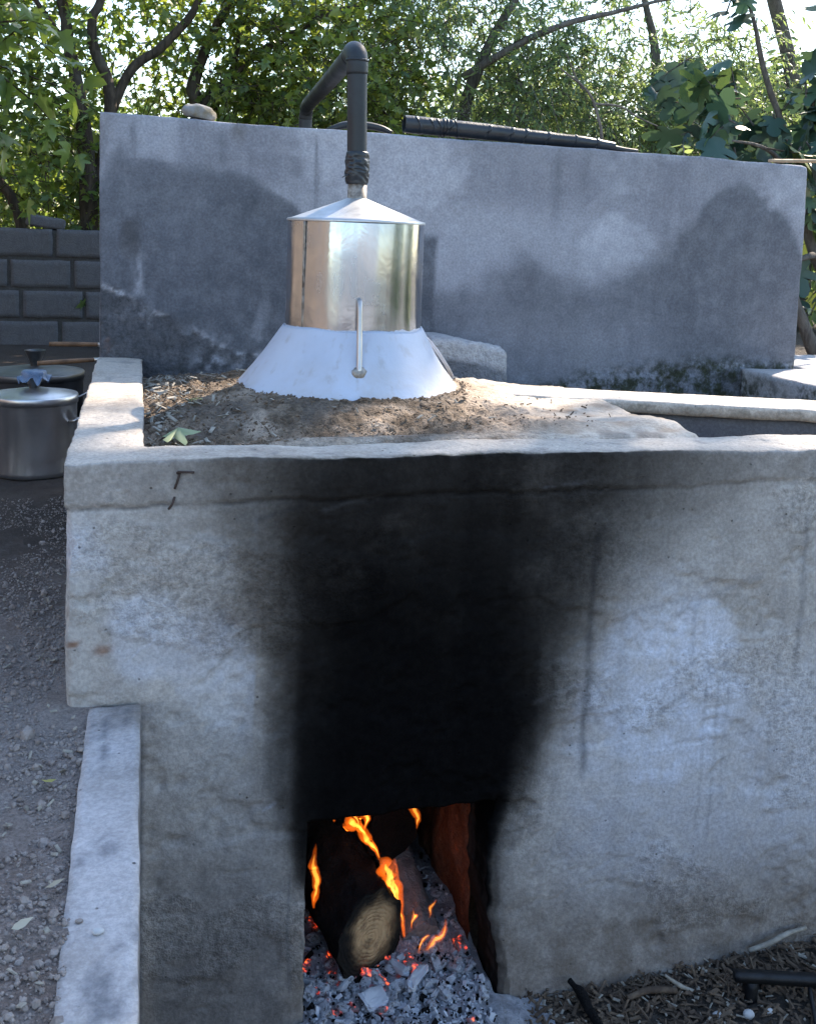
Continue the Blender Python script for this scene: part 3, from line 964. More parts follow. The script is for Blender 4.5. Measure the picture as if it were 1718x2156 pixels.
# ------------------------------------------------------------------ kerb wall at the left, coming towards the viewer
A = Acc()
V, F, P0 = rough_box((0.036, -3.2, -0.1), (0.126, -0.006, 0.697), 0.012, 0.005, 0.005, 0.0025, 26, 521, ('-z', '+y'))
x, y, z = P0.T
V[:, 0] += 0.004 * n1(y, 2.5, 3, 6)
ka = dict(pale=0.75 * sstep(-0.3, 0.4, fbm(P0, (8, 5, 1), 4, 523)) * (z > 0.69), damp=np.where(z > 0.69, 0.8 * sstep(0.10, 0.42, fbm(P0, (24, 11, 1), 5, 525, 0.62)) , 0.5),
          warm=np.where(z > 0.69, 0.8 * sstep(-0.13, -0.03, y) + 0.3 * sstep(0.2, .5, fbm(P0, 12, 3, 527)), 0.7))
o = obj("kerb_wall", V, F, M['curb'], None, True, ka)
tag(o, "narrow pale concrete retaining wall running from the furnace towards the viewer", "wall")

# ------------------------------------------------------------------ concrete block wall at the far left
BY = 5.45
bwall = empty("block_wall", (-0.8, BY, 0.68))
tag(bwall, "dark grey concrete block wall behind the steel pots", "wall")
CH, BL, MJ = 0.2045, 0.40, 0.022
blk_cache = []
for k in range(4):
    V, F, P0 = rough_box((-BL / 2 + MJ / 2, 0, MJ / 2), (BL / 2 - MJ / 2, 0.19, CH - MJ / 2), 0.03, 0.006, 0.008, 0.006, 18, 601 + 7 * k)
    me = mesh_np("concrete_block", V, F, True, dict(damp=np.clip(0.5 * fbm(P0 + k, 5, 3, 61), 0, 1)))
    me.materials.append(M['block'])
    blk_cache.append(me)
x_off = [-0.575, -0.46, -0.385, -0.54]
for row in range(4):
    zc = 1.505 - (row + 1) * CH
    for k in range(-7, 3):
        xc = x_off[row] + (k + 0.5) * BL + 0.14
        if xc > 0.75:
            continue
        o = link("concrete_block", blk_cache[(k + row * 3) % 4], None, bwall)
        o.location = (xc + 0.8, random.uniform(-.004, .004), zc - 0.68)
        o.rotation_euler = (0, random.uniform(-.006, .006), random.uniform(-.006, .006))
V, F, P0 = rough_box((-3.3, BY + 0.010, 0.55), (0.9, BY + 0.17, 1.490), 0.05, 0.003, 0.002, 0.006, 12, 633)
o = obj("mortar_bed", V - np.array([-0.8, BY, 0.68]), F, M['mortar'], bwall)
V, F, P0 = rough_box((-0.12, -0.09, 0.0), (0.12, 0.09, 0.075), 0.02, 0.02, 0.015, 0.01, 14, 641)
o = obj("concrete_chunk", V, F, M['block'], None, True, None, None, (-0.50, BY + 0.09, 1.502))
o.rotation_euler = (0.0, 0.12, 0.2)
tag(o, "broken grey chunk lying on top of the block wall", "rubble")

# ------------------------------------------------------------------ the still
def steel(name, col=(0.58, 0.565, 0.54), rough=0.3, film=0.25, film_col=(0.45, 0.40, 0.34), streak=(60, 60, 2.0), tint=(0.42, 0.33, 0.25), dent=0.05, paint_z=None):
    t = NT(name)
    c = t.coord()
    cs = t.coord(streak)
    st = t.noise(cs, 1.0, 3, 0.6)
    blot = t.noise(c, 7.0, 4, 0.6, 0.6)
    fine = t.noise(c, 60, 3, 0.6)
    cc = t.mix(t.maprange(blot, 0.35, 0.7), col, tuple(x * 0.82 for x in col))
    r = t.math('ADD', t.maprange(st, 0.3, 0.7, rough - 0.03, rough + 0.05), t.maprange(blot, 0.4, 0.7, 0.0, 0.12))
    b = t.bump(t.math('ADD', blot, t.math('MULTIPLY', fine, 0.04)), dent, 0.012)
    m = t.bsdf(cc, r, 1.0, b, 0.5, False)
    d = t.bsdf(t.mix(t.maprange(fine, .3, .7), film_col, tint), 0.7, 0.0, None, 0.2, False)
    mx = t.n("MixShader")
    t.l(t.math('MULTIPLY', t.maprange(blot, 0.30, 0.75, 0.35, 1.0), film), mx.inputs[0])
    t.l(m.outputs[0], mx.inputs[1])
    t.l(d.outputs[0], mx.inputs[2])
    last = mx.outputs[0]
    if paint_z is not None:
        # ragged splash of the skirt's paint over the foot of the barrel, grime under the lid
        sep = t.n("SeparateXYZ"); t.l(c, sep.inputs[0])
        hh = t.math('ADD', sep.outputs[2], t.math('MULTIPLY', t.math('SUBTRACT', t.noise(c, 26, 3, 0.7), 0.5), 0.020))
        pm = t.maprange(hh, paint_z, paint_z + 0.002, 1.0, 0.0)
        pb = t.bsdf((0.50, 0.545, 0.64), 0.5, 0.0, None, 0.4, False)
        m2 = t.n("MixShader"); t.l(pm, m2.inputs[0]); t.l(last, m2.inputs[1]); t.l(pb.outputs[0], m2.inputs[2])
        last = m2.outputs[0]
    t.l(last, t.out.inputs[0])
    return t.m


def painted(name, col, chips=True):
    t = NT(name)
    c = t.coord()
    n = t.noise(c, 6, 5, 0.6, 0.4)
    f = t.noise(c, 45, 5, 0.7)
    cc = t.mix(t.maprange(n, 0.35, 0.7), col, tuple(x * 0.88 for x in col))
    if chips:
        sep = t.n("SeparateXYZ")
        t.l(c, sep.inputs[0])
        low = t.maprange(sep.outputs[2], 0.0, 0.05, 0.20, 0.0)
        m = t.maprange(t.math('ADD', f, low), 0.76, 0.80)
        cc = t.mix(m, cc, (0.20, 0.16, 0.12))
        wash = t.math('MULTIPLY', t.maprange(sep.outputs[2], 0.0, 0.11, 0.75, 0.0), t.maprange(n, .3, .7))
        cc = t.mix(wash, cc, (0.45, 0.40, 0.34))
        dr = t.maprange(t.noise(t.coord((34, 34, 3)), 1.0, 3, 0.65), 0.55, 0.72, 0.0, 0.38)
        cc = t.mix(dr, cc, (0.34, 0.31, 0.29))
    t.bsdf(cc, t.maprange(n, .3, .7, 0.34, 0.5), 0.0, t.bump(t.math('ADD', n, t.math('MULTIPLY', f, .3)), 0.22, 0.01), 0.5)
    return t.m


M['steel'] = steel("brushed_steel", (0.46, 0.505, 0.575), rough=0.15, film=0.18, film_col=(0.36, 0.34, 0.32), tint=(0.30, 0.26, 0.22), dent=0.10, paint_z=0.1625)
M['lidsteel'] = steel("lid_steel", (0.55, 0.56, 0.57), 0.40, 0.35, (0.48, 0.48, 0.48), (5, 5, 5), (0.4, 0.4, 0.4))
M['tubesteel'] = steel("tube_steel", (0.55, 0.52, 0.5), 0.32, 0.15)
M['whitepaint'] = painted("white_paint", (0.50, 0.545, 0.64))
M['collar'] = steel("dirty_collar_steel", (0.4, 0.37, 0.33), 0.45, 0.95, (0.42, 0.38, 0.33), (4, 4, 4), (0.10, 0.07, 0.05))
M['plastic'] = simple("black_plastic", (0.013, 0.017, 0.022), 0.5, 0, 0.4, 9, 0.25, 0.4, (0.028, 0.033, 0.038))
M['tape'] = simple("black_tape", (0.011, 0.015, 0.020), 0.38, 0, 0.4, 14, 0.4, 0.5, (0.022, 0.027, 0.034))

Z0 = 1.135
still = empty("still", (SX, SY, Z0))
tag(still, "steel still with conical lid and white flared skirt on the clay deck", "still")


def wobble(V, F, amp, seed):
    P = V.copy()
    return P + vecnoise(P, 7, 2, amp, seed), F


R1 = 0.1745
V, F = lathe([(0.300, -0.012), (0.2875, 0.0), (0.270, 0.022), (0.246, 0.055), (0.222, 0.090), (0.200, 0.125), (0.183, 0.152), (0.1775, 0.1595), (0.1750, 0.158)], 120)
V, F = wobble(V, F, 0.007, 700)
k = np.clip(1 - V[:, 2] / 0.16, 0, 1.1)
V[:, 0] -= 0.010 * k
V[:, :2] *= (1 + 0.022 * k)[:, None]
obj("skirt", V, F, M['whitepaint'], still)
V, F = lathe([(R1 + 0.002, 0.150), (R1 + 0.0022, 0.156), (R1 + 0.0012, 0.20), (R1, 0.30), (R1 - 0.0005, 0.425), (R1 - 0.001, 0.430), (R1 - 0.006, 0.430)], 160)
barrel = obj("barrel", *wobble(V, F, 0.0038, 703), M['steel'], still)
a = math.radians(-97)
sv = []
for k, da in enumerate((-0.012, 0.012)):
    pts = np.array([[(R1 + 0.0012) * math.cos(a + da), (R1 + 0.0012) * math.sin(a + da), z] for z in np.linspace(0.158, 0.427, 24)])
    sv.append(tube(pts + vecnoise(pts, 30, 2, 0.0006, 3 + k), 0.0016, 6))
S = Acc(); [S.add(*q) for q in sv]
# the folded seam sits left of the front tube as the viewer sees it
S.obj("seam", M['collar'], barrel).rotation_euler = (0, 0, math.radians(-50.5))
V, F = lathe([(R1 + 0.0035, 0.4265), (R1 + 0.004, 0.430), (R1 + 0.002, 0.4335), (0.165, 0.4360), (0.12, 0.453), (0.07, 0.4715), (0.028, 0.4875), (0.0262, 0.4885)], 140)
lid = obj("lid", *wobble(V, F, 0.0012, 705), M['lidsteel'], still)
V, F = lathe([(0.0262, 0.484), (0.0262, 0.487), (0.0245, 0.489), (0.0242, 0.530), (0.0225, 0.530), (0.0225, 0.50)], 48)
obj("neck_collar", V, F, M['collar'], still)
# level tube bent out of the barrel and down into the skirt
ha = math.atan2(0.64 - SY, 0.634 - SX)
hd = np.array([math.cos(ha), math.sin(ha), 0])
pts = [hd * (R1 - 0.01) + (0, 0, 0.236), hd * (R1 + 0.010) + (0, 0, 0.2375), hd * (R1 + 0.021) + (0, 0, 0.231), hd * (R1 + 0.028) + (0, 0, 0.212),
       hd * (R1 + 0.042) + (0, 0, 0.15), hd * (R1 + 0.058) + (0, 0, 0.09), hd * (R1 + 0.063) + (0, 0, 0.072), hd * (R1 + 0.055) + (0, 0, 0.064)]
tb = obj("level_tube", *tube(catmull(pts, 40), 0.0068, 16), M['tubesteel'], still)
V, F = ico_sub(2)
V = V * (0.019, 0.012, 0.019) * (1 + 0.3 * fbm(V, 2.2, 3, 5))[:, None]
q = obj("weld_patch", V, F, M['collar'], tb)
q.location = hd * (R1 + 0.060) + (0, 0, 0.064)
# flat carrying strap on the right flank
sa = math.atan2(0.05, 0.22)
hd2 = np.array([math.cos(sa), math.sin(sa), 0])
pts = [hd2 * 0.198 + (0, 0, 0.135), hd2 * 0.222 + (0, 0, 0.121), hd2 * 0.255 + (0, 0, 0.085), hd2 * 0.285 + (0, 0, 0.045), hd2 * 0.300 + (0, 0, 0.018), hd2 * 0.296 + (0, 0, 0.002)]
obj("carrying_strap", *tube(catmull(pts, 30), 0.011, 12, flat=0.28), M['whitepaint'], still)

# ------------------------------------------------------------------ vapour pipe over the wall
vp = empty("vapour_pipe", (SX - 0.005, SY, 1.66))
tag(vp, "black pipe rising from the still and bending back over the wall", "pipe")
BX, BYY, BZ = SX - 0.005, SY, 1.66
PR = 0.0253


def vpt(p):
    return np.array(p) - np.array([BX, BYY, BZ])


pts = catmull([vpt((0.655, SY, 1.70)), vpt((0.652, SY, 1.80)), vpt((0.648, SY, 1.945))], 20)
obj("riser", *tube(pts, PR, 32), M['plastic'], vp)
elb = catmull([vpt((0.648, SY, 1.936)), vpt((0.647, SY, 1.966)), vpt((0.647, SY + 0.012, 1.986)), vpt((0.648, SY + 0.045, 1.998)), vpt((0.651, SY + 0.085, 1.999))], 22)
el = obj("elbow", *tube(elb, PR + 0.0022, 32), M['plastic'], vp)
obj("coupling_ring", *tube([vpt((0.647, SY, 1.966)), vpt((0.647, SY, 1.9725))], PR + 0.0034, 32), M['plastic'], el)
run = catmull([vpt((0.650, SY + 0.07, 1.999)), vpt((0.690, SY + 0.7, 2.005)), vpt((0.728, 2.14, 2.012)), vpt((0.733, 2.20, 2.004)), vpt((0.733, 2.225, 1.975)), vpt((0.733, 2.228, 1.90)), vpt((0.733, 2.228, 1.2))], 60)
obj("sloping_run", *tube(run, PR, 28), M['plastic'], vp)
A = Acc()
nz_, na_ = 46, 56
zz_, aa_ = np.meshgrid(np.linspace(1.660, 1.742, nz_), np.linspace(0, 2 * np.pi, na_, endpoint=False), indexing='ij')
zz_, aa_ = zz_.ravel(), aa_.ravel()
Q_ = np.stack([np.cos(aa_) * 1.2, np.sin(aa_) * 1.2, zz_ * 70 + 0.8 * np.sin(aa_ + 1)], 1)
fold_ = 1 - np.abs(fbm(Q_, 1.0, 3, 12)) * 2.2
env_ = np.sin(np.clip((zz_ - 1.660) / 0.082, 0, 1) * np.pi) ** 0.4
rad_ = PR + 0.0012 + env_ * (0.0022 + 0.0042 * np.clip(fold_, 0, 1))
A.add(np.stack([0.655 + rad_ * np.cos(aa_), SY + rad_ * np.sin(aa_), zz_], 1) - np.array([BX, BYY, BZ]),
      [np.stack([q for q in (lambda i, j: (i + j, i + (j + 1) % na_, i + na_ + (j + 1) % na_, i + na_ + j))(
          (np.arange(nz_ - 1)[:, None] * na_ + 0 * np.arange(na_)[None, :]).ravel(), np.tile(np.arange(na_), nz_ - 1))], 1)])
A.add(*tube(catmull([vpt((0.634, SY - 0.016, 1.683)), vpt((0.622, SY - 0.026, 1.680)), vpt((0.612, SY - 0.026, 1.674))], 6), [0.003, 0.002, 0.001], 6))
A.obj("tape_wrap", M['tape'], vp)

# ------------------------------------------------------------------ things on top of the plastered wall
wp = empty("wall_top_pipe", (0.95, 1.522, 1.895))
tag(wp, "black taped pipe lying along the top of the plastered wall", "pipe")
p0 = np.array((0.95, 1.522, 1.895))
axis = np.array([(0.95, 1.522, 1.896), (1.2, 1.522, 1.888), (1.37, 1.522, 1.880), (1.57, 1.524, 1.872), (1.70, 1.526, 1.864)]) - p0
ax = catmull(axis, 90)
rr = np.interp(np.linspace(0, 1, 90), [0, .35, .55, .8, 1], [0.029, 0.0265, 0.0235, 0.021, 0.015])
rr = rr * (1 + 0.03 * n1(np.linspace(0, 9, 90), 3, 3, 4))
V, F = tube(ax, rr, 28, False, 0.03, 5)
Vi, Fi = tube(ax[:12], rr[:12] * 0.86, 28, False)
A = Acc(); A.add(V, F); A.add(Vi, [Fi[0][:, ::-1]])
ring = np.arange(28); rn = (ring + 1) % 28
A.add(np.vstack([V[:28], Vi[:28]]), [np.stack([ring, ring + 28, rn + 28, rn], 1)])
A.obj("pipe_body", M['tape'], wp)
for s in (0.05, 0.10, 0.115, 0.13, 0.142, 0.155, 0.17, 0.30, 0.42, 0.50, 0.60, 0.73, 0.86):
    i = int(s * 89)
    tl = random.uniform(-0.004, 0.004)
    pp = np.array([ax[i] + (-0.002, 0, 0), ax[i], ax[i] + (0.0025, 0, tl)])
    obj("tape_ring", *tube(pp, [rr[i] + 0.0002, rr[i] + 0.0042, rr[i] + 0.0004], 24), M['tape'], wp)
obj("tail_stub", *tube(catmull(np.array([(1.69, 1.526, 1.861), (1.74, 1.527, 1.855), (1.79, 1.528, 1.853)]) - p0, 8), [0.010, 0.009, 0.007], 12), M['plastic'], wp)

V, F = ico_sub(3)
V = V * (0.055, 0.036, 0.026)
V += vecnoise(V, 26, 4, 0.012, 811)
V[:, 2] = np.maximum(V[:, 2], -0.016)
st = obj("stone", V, F, simple("wall_stone", (0.24, 0.24, 0.24), 0.9, 0, 0.3, 25, 0.6, 0.3, (0.2, 0.17, 0.12)), None, True, None, None, (0.296, 1.52, 1.888))
st.rotation_euler = (0.05, 0.12, 0.3)
tag(st, "pale flat stone lying on the left part of the plastered wall", "stone")
V, F = tube(catmull([(0.70, 1.545, 1.862), (0.76, 1.548, 1.884), (0.83, 1.548, 1.886), (0.88, 1.545, 1.879), (0.915, 1.54, 1.866)], 14), [0.010, 0.016, 0.017, 0.014, 0.008], 12, True, 0.15, 4, 0.8)
o = obj("hose_piece", V, F, M['plastic'])
tag(o, "short bent piece of black hose behind the rising pipe", "hose")
V, F = tube(catmull([(2.30, 1.512, 1.846), (2.6, 1.53, 1.858), (3.1, 1.56, 1.866)], 24), [0.006, 0.007, 0.0085], 10, True, 0.06, 3)
o = obj("wooden_pole", V, F, simple("bamboo", (0.42, 0.30, 0.19), 0.7, 0, 0.3, 12, 0.2))
tag(o, "thin tan pole sticking out over the right end of the wall", "pole")

# ------------------------------------------------------------------ pots at the left
M['potsteel'] = steel("pot_steel", (0.66, 0.67, 0.70), 0.32, 0.10, (0.3, 0.3, 0.32), (40, 40, 1.5), (0.2, 0.2, 0.22))
M['darksteel'] = steel("dark_pot_steel", (0.20, 0.21, 0.22), 0.35, 0.3, (0.10, 0.10, 0.11), (20, 20, 2), (0.06, 0.06, 0.07))
M['funnel'] = simple("dark_tin", (0.10, 0.10, 0.10), 0.4, 0.8, 0.4, 20, 0.2)
M['bag'] = simple("blue_plastic_bag", (0.07, 0.13, 0.24), 0.35, 0, 0.5, 30, 0.6, 0.5, (0.16, 0.22, 0.32))
M['wood'] = simple("handle_wood", (0.20, 0.105, 0.05), 0.6, 0, 0.5, 18, 0.3)


def make_pot(name, label, loc, r, h, mat, lidmat):
    t = empty(name, loc)
    tag(t, label, "pot", "lidded steel pots beside the furnace")
    V, F = lathe([(0.0, 0.0), (r * 0.93, 0.0), (r * 0.985, 0.006), (r, 0.02), (r, h - 0.012), (r + 0.003, h - 0.008), (r + 0.003, h), (r - 0.003, h)], 96)
    obj("pot_body", *wobble(V, F, 0.0015, 5), mat, t)
    V, F = lathe([(r + 0.002, h - 0.020), (r + 0.0055, h - 0.020), (r + 0.006, h + 0.004), (r + 0.004, h + 0.007), (r * 0.93, h + 0.006), (r * 0.88, h + 0.010), (r * 0.45, h + 0.021), (0.02, h + 0.026), (0, h + 0.026)], 96)
    lid = obj("pot_lid", *wobble(V, F, 0.0012, 9), lidmat, t)
    V, F = lathe([(0.016, h + 0.022), (0.017, h + 0.034), (0.024, h + 0.050), (0.037, h + 0.082), (0.038, h + 0.084), (0.035, h + 0.082), (0.016, h + 0.048), (0.0, h + 0.046)], 40)
    obj("funnel_spout", V, F, M['funnel'], lid)
    for sgn in (0,):
        a0 = math.radians(-20)
        e1, e2 = np.array([math.cos(a0 - .22), math.sin(a0 - .22), 0]), np.array([math.cos(a0 + .22), math.sin(a0 + .22), 0])
        em = np.array([math.cos(a0), math.sin(a0), 0])
        pts = [e1 * (r - .002) + (0, 0, h * .70), e1 * (r + .025) + (0, 0, h * .73), em * (r + .042) + (0, 0, h * .78), e2 * (r + .025) + (0, 0, h * .73), e2 * (r - .002) + (0, 0, h * .70)]
        obj("side_handle", *tube(catmull(pts, 24), 0.0042, 10), M['tubesteel'], t)
    return t


pz = float(terr_z(np.array([-0.22]), np.array([1.83]))[0])
pot1 = make_pot("steel_pot", "shiny steel pot with blue plastic over its lid funnel", (-0.224, 1.845, pz), 0.138, 0.262, M['potsteel'], M['potsteel'])
# plastic film tied over the spout
seg, n = 48, 10
a = np.linspace(0, 2 * np.pi, seg, endpoint=False)
prof = [(0.0, 0.0), (0.02, 0.001), (0.036, 0.0), (0.040, -0.004), (0.041, -0.012), (0.040, -0.020), (0.046, -0.026), (0.052, -0.031)]
V, F = lathe(prof, seg)
k = np.repeat(np.arange(len(prof)), seg)
w = np.clip((k - 4) / 3.0, 0, 1)
aa = np.tile(a, len(prof))
V[:, 2] += w * (0.010 * np.sin(aa * 7 + 1) + 0.006 * np.sin(aa * 11)) + 0.0025 * fbm(V, 60, 3, 9)
V[:, :2] *= (1 + w * 0.10 * np.sin(aa * 9))[:, None]
o = obj("plastic_cover", V, F, M['bag'], pot1, True, None, None, (0, 0, 0.262 + 0.0855))
pz2 = float(terr_z(np.array([-0.24]), np.array([2.3]))[0])
pot2 = make_pot("steel_pot", "darker steel pot with an open funnel, behind the shiny pot", (-0.255, 2.215, pz2), 0.17, 0.275, M['darksteel'], M['darksteel'])
# wooden handled tools lying across the rear pot, heads hidden behind the wall
for nm, lb, a0, b0, hz in (("wooden_handled_scoop", "upper of two wooden tool handles lying by the rear pot", (-0.205, 2.20, 1.089), (0.01, 2.22, 1.086), 0),
                           ("wooden_handled_ladle", "lower of two wooden tool handles lying by the rear pot", (-0.235, 2.08, 1.032), (0.005, 2.14, 1.042), 1)):
    t = empty(nm, a0)
    tag(t, lb, "tool", "wooden handled tools by the pots")
    A0, B0 = np.array(a0), np.array(b0)
    d = (B0 - A0)
    m1 = A0 + d * 0.82
    obj("handle", *tube(catmull([A0 - A0, d * .4, m1 - A0], 12), [0.0085, 0.0095, 0.0075], 14), M['wood'], t)
    obj("ferrule", *tube([m1 - A0 - d * .02, B0 - A0], [0.0085, 0.006], 14), M['tubesteel'], t)
    V, F = lathe([(0.0, -0.05), (0.05, -0.046), (0.085, -0.02), (0.09, 0.0), (0.088, 0.0), (0.05, -0.043), (0, -0.047)], 32)
    obj("bowl", V + (B0 - A0) + d / np.linalg.norm(d) * 0.09, F, M['darksteel'], t)
# crate-like block they rest on, hidden by the wall
V, F, P0 = rough_box((0.0, 2.0, TERR - 0.02), (0.32, 2.36, 0.985), 0.05, 0.008, 0.006, 0.003, 20, 77)
o = obj("concrete_plinth", V, F, M['block'])
tag(o, "low concrete plinth hidden behind the plastered wall", "block")

BOXV = np.array([[-1, -1, -1], [1, -1, -1], [1, 1, -1], [-1, 1, -1], [-.8, -.7, 1], [.9, -.8, 1], [.8, .9, 1], [-.9, .7, 1]]) * .5
BOXF = np.array([[0, 3, 2, 1], [4, 5, 6, 7], [0, 1, 5, 4], [1, 2, 6, 5], [2, 3, 7, 6], [3, 0, 4, 7]])

# ------------------------------------------------------------------ fire: ash, logs, coals, flames
def ash_mat():
    t = NT("ash")
    c = t.coord()
    n = t.noise(c, 26, 6, 0.65)
    f = t.noise(c, 160, 4, 0.7)
    col = t.mix(t.maprange(n, 0.35, 0.65), (0.22, 0.225, 0.245), (0.40, 0.41, 0.45))
    col = t.mix(t.maprange(f, 0.55, 0.8), col, (0.06, 0.06, 0.06))
    t.bsdf(col, 1.0, 0, t.bump(t.math('ADD', n, f), 0.9, 0.01), 0.1)
    return t.m


def coal_mat(name, white, glow, sc=1.5):
    t = NT(name)
    c = t.coord()
    oi = t.n("ObjectInfo")
    vs = t.n("VectorMath", operation='SCALE'); vs.inputs[3].default_value = 60.0
    va = t.n("VectorMath", operation='ADD')
    t.l(oi.outputs["Location"], vs.inputs[0])
    t.l(c, va.inputs[0]); t.l(vs.outputs[0], va.inputs[1])
    n = t.noise(va.outputs[0], sc, 4, 0.65)
    f = t.noise(va.outputs[0], sc * 4, 3, 0.7)
    col = t.mix(t.maprange(n, 0.34, 0.52), (0.13, 0.13, 0.135), white)
    b = t.bsdf(col, 0.95, 0, t.bump(t.math('ADD', n, f), 0.8, 0.006), 0.1, False)
    g = t.maprange(t.noise(va.outputs[0], sc * 0.9, 3, 0.6), 0.50, 0.70)
    e = t.n("Emission")
    t.l(t.ramp(g, [(0.0, (0.35, 0.008, 0.0)), (0.6, (1.0, 0.05, 0.006)), (1.0, (1.0, 0.22, 0.02))]), e.inputs[0])
    t.l(t.math('MULTIPLY', g, glow), e.inputs[1])
    ad = t.n("AddShader")
    t.l(b.outputs[0], ad.inputs[0]); t.l(e.outputs[0], ad.inputs[1])
    t.l(ad.outputs[0], t.out.inputs[0])
    return t.m


M['ash'] = ash_mat()
M['coal_white'] = coal_mat("ash_coated_coal", (0.50, 0.52, 0.57), 0.0)
M['coal_glow'] = coal_mat("glowing_coal", (0.30, 0.28, 0.29), 0.55)
M['char'] = simple("charred_bark", (0.004, 0.004, 0.005), 0.9, 0, 0.5, 30, 1.0, 0.2, (0.012, 0.011, 0.011), 0.012)


def ash_z(x, y):
    P = np.stack([x, y, x * 0], 1)
    z = 0.030 + 0.012 * fbm(P, 9, 4, 3) + 0.007 * fbm(P, 45, 3, 5)
    z += 0.03 * np.exp(-((y - 0.28) / 0.16) ** 2)
    z -= 0.05 * sstep(-0.02, -0.28, y + 0.05 * n1(x, 8, 3, 6)) + 0.02 * sstep(0.80, 0.9, x)
    return z


V, F = sheet(lin(0.40, 0.92, 0.008), lin(-0.32, 0.72, 0.009), lambda u, v: np.stack([u, v, ash_z(u, v)], 1))
c = V[F].mean(1)
F = F[(c[:, 1] < -0.005) | ((c[:, 0] > DX0 - 0.002) & (c[:, 0] < DX1 + 0.02))]
tag(obj("ash_bed", V, F, M['ash']), "pale grey ash spread over the floor of the fire door", "ash", None, "stuff")


ra = np.random.default_rng(61)
n = 3200
x = ra.uniform(0.436, 0.80, n); y = np.where(ra.random(n) < 0.6, ra.uniform(-0.16, 0.12, n), ra.uniform(-0.1, 0.45, n))
s = np.exp(ra.normal(-6.3, 0.55, n))
V, F = scatter(BOXV, BOXF, np.stack([x, y, ash_z(x, y) + s * .5], 1), rand_rot(n, ra), np.stack([s * 2.6, s * 1.6, s], 1))
half = (np.arange(len(F)) // 6) % 3 == 0
for nm, sel, mt, lb in (("ash_flakes", ~half, 'coal_white', "fine pale ash flakes on the ash bed"), ("char_crumbs", half, 'char', "fine black char crumbs on the ash bed")):
    Fs = F[sel]
    u, inv = np.unique(Fs, return_inverse=True)
    tag(obj(nm, V[u], inv.reshape(-1, 4), M[mt], None, False), lb, "ash", None, "stuff")


def wood_end():
    t = NT("cut_log_end")
    c = t.coord()
    sep = t.n("SeparateXYZ"); t.l(c, sep.inputs[0])
    w = t.n("TexWave", wave_type='RINGS', rings_direction='Y')
    t.l(c, w.inputs[0]); w.inputs["Scale"].default_value = 42; w.inputs["Distortion"].default_value = 9; w.inputs["Detail"].default_value = 3
    n = t.noise(c, 24, 5, 0.7)
    col = t.mix(t.math('MULTIPLY', w.outputs[1], 0.16), (0.56, 0.36, 0.19), (0.36, 0.21, 0.10))
    col = t.mix(t.maprange(n, 0.42, 0.68), col, (0.15, 0.09, 0.05))
    col = t.mix(t.attr('burn'), col, (0.010, 0.009, 0.008))
    t.bsdf(col, 0.85, 0, t.bump(t.math('ADD', w.outputs[1], n), 0.5, 0.006), 0.2)
    return t.m


M['logend'] = wood_end()


def make_log(name, label, p0, p1, r, mat, endn=None, end_attr=True, seed=0, cutshift=0.0):
    """log from its near end p0 to p1; bark + cut end as parts"""
    p0, p1 = np.array(p0), np.array(p1)
    t = empty(name, p0)
    tag(t, label, "log")
    L = np.linalg.norm(p1 - p0)
    seg, n = 56, int(L / 0.008)
    V, F = tube(np.linspace(p0, p1, n) - p0, np.linspace(r, r * 0.9, n), seg, False)
    d = (p1 - p0) / L
    s = V @ d
    rad = V - s[:, None] * d
    rl = np.linalg.norm(rad, axis=1, keepdims=True)
    bark = 0.10 * fbm(V, 18, 4, seed) + 0.16 * fbm(V, (70, 24, 70), 3, seed + 3)
    V = V + rad * bark[:, None]
    # oblique cut: shear the ring positions towards the cut plane
    nn = d if endn is None else -np.array(endn) / np.linalg.norm(endn)
    k = np.clip(1 - s / (L * 0.6), 0, 1)
    off = -(V - s[:, None] * d) @ nn / max(nn @ d, 0.3)
    V = V + d * (off * k)[:, None]
    obj("bark", V, F, mat, t)
    ringv = V[:seg]
    cen = ringv.mean(0)
    fr = np.linspace(0.0, 1, 9)[1:]
    rows = [cen[None] + (ringv - cen) * f for f in fr]
    E = np.vstack([cen[None]] + rows)
    E = E + nn * (0.004 * fbm(E, 40, 3, seed + 9))[:, None]
    burn = np.concatenate([[0]] + [np.full(seg, 0.0) for f in fr])
    rel = np.linalg.norm(E - cen, axis=1) / r
    burn = sstep(0.42, 0.90, rel + 0.30 * fbm(E, 30, 3, seed + 4) + 0.25 * ((E - cen) @ np.array([-0.55, 0, -0.6])) / r)
    fc = [np.stack([np.zeros(seg, int), 1 + (np.arange(seg) + 1) % seg, 1 + np.arange(seg)], 1)]
    qq = []
    for i in range(len(fr) - 1):
        a_ = 1 + i * seg + np.arange(seg); b_ = 1 + i * seg + (np.arange(seg) + 1) % seg
        qq.append(np.stack([a_, b_, b_ + seg, a_ + seg], 1))
    obj("cut_end", E, [np.vstack(qq), fc[0]], M['logend'] if end_attr else mat, t, True, dict(burn=burn))
    return t


make_log("firewood_log", "big charred log with a pale sawn end in the fire door", (0.583, 0.100, 0.110), (0.478, 0.44, 0.225), 0.081, M['char'], (0.42, -0.85, 0.10), True, 3)
make_log("firewood_log", "round black burnt log resting high at the back of the fire", (0.672, 0.30, 0.212), (0.60, 0.70, 0.27), 0.066, M['char'], (0.3, -1, 0.1), False, 23)
M['ashlog'] = coal_mat("ash_grey_wood", (0.20, 0.195, 0.20), 0.0, 30)
make_log("firewood_log", "grey ash covered log leaning at the right of the flames", (0.712, 0.165, 0.045), (0.69, 0.42, 0.135), 0.042, M['ashlog'], None, False, 43)

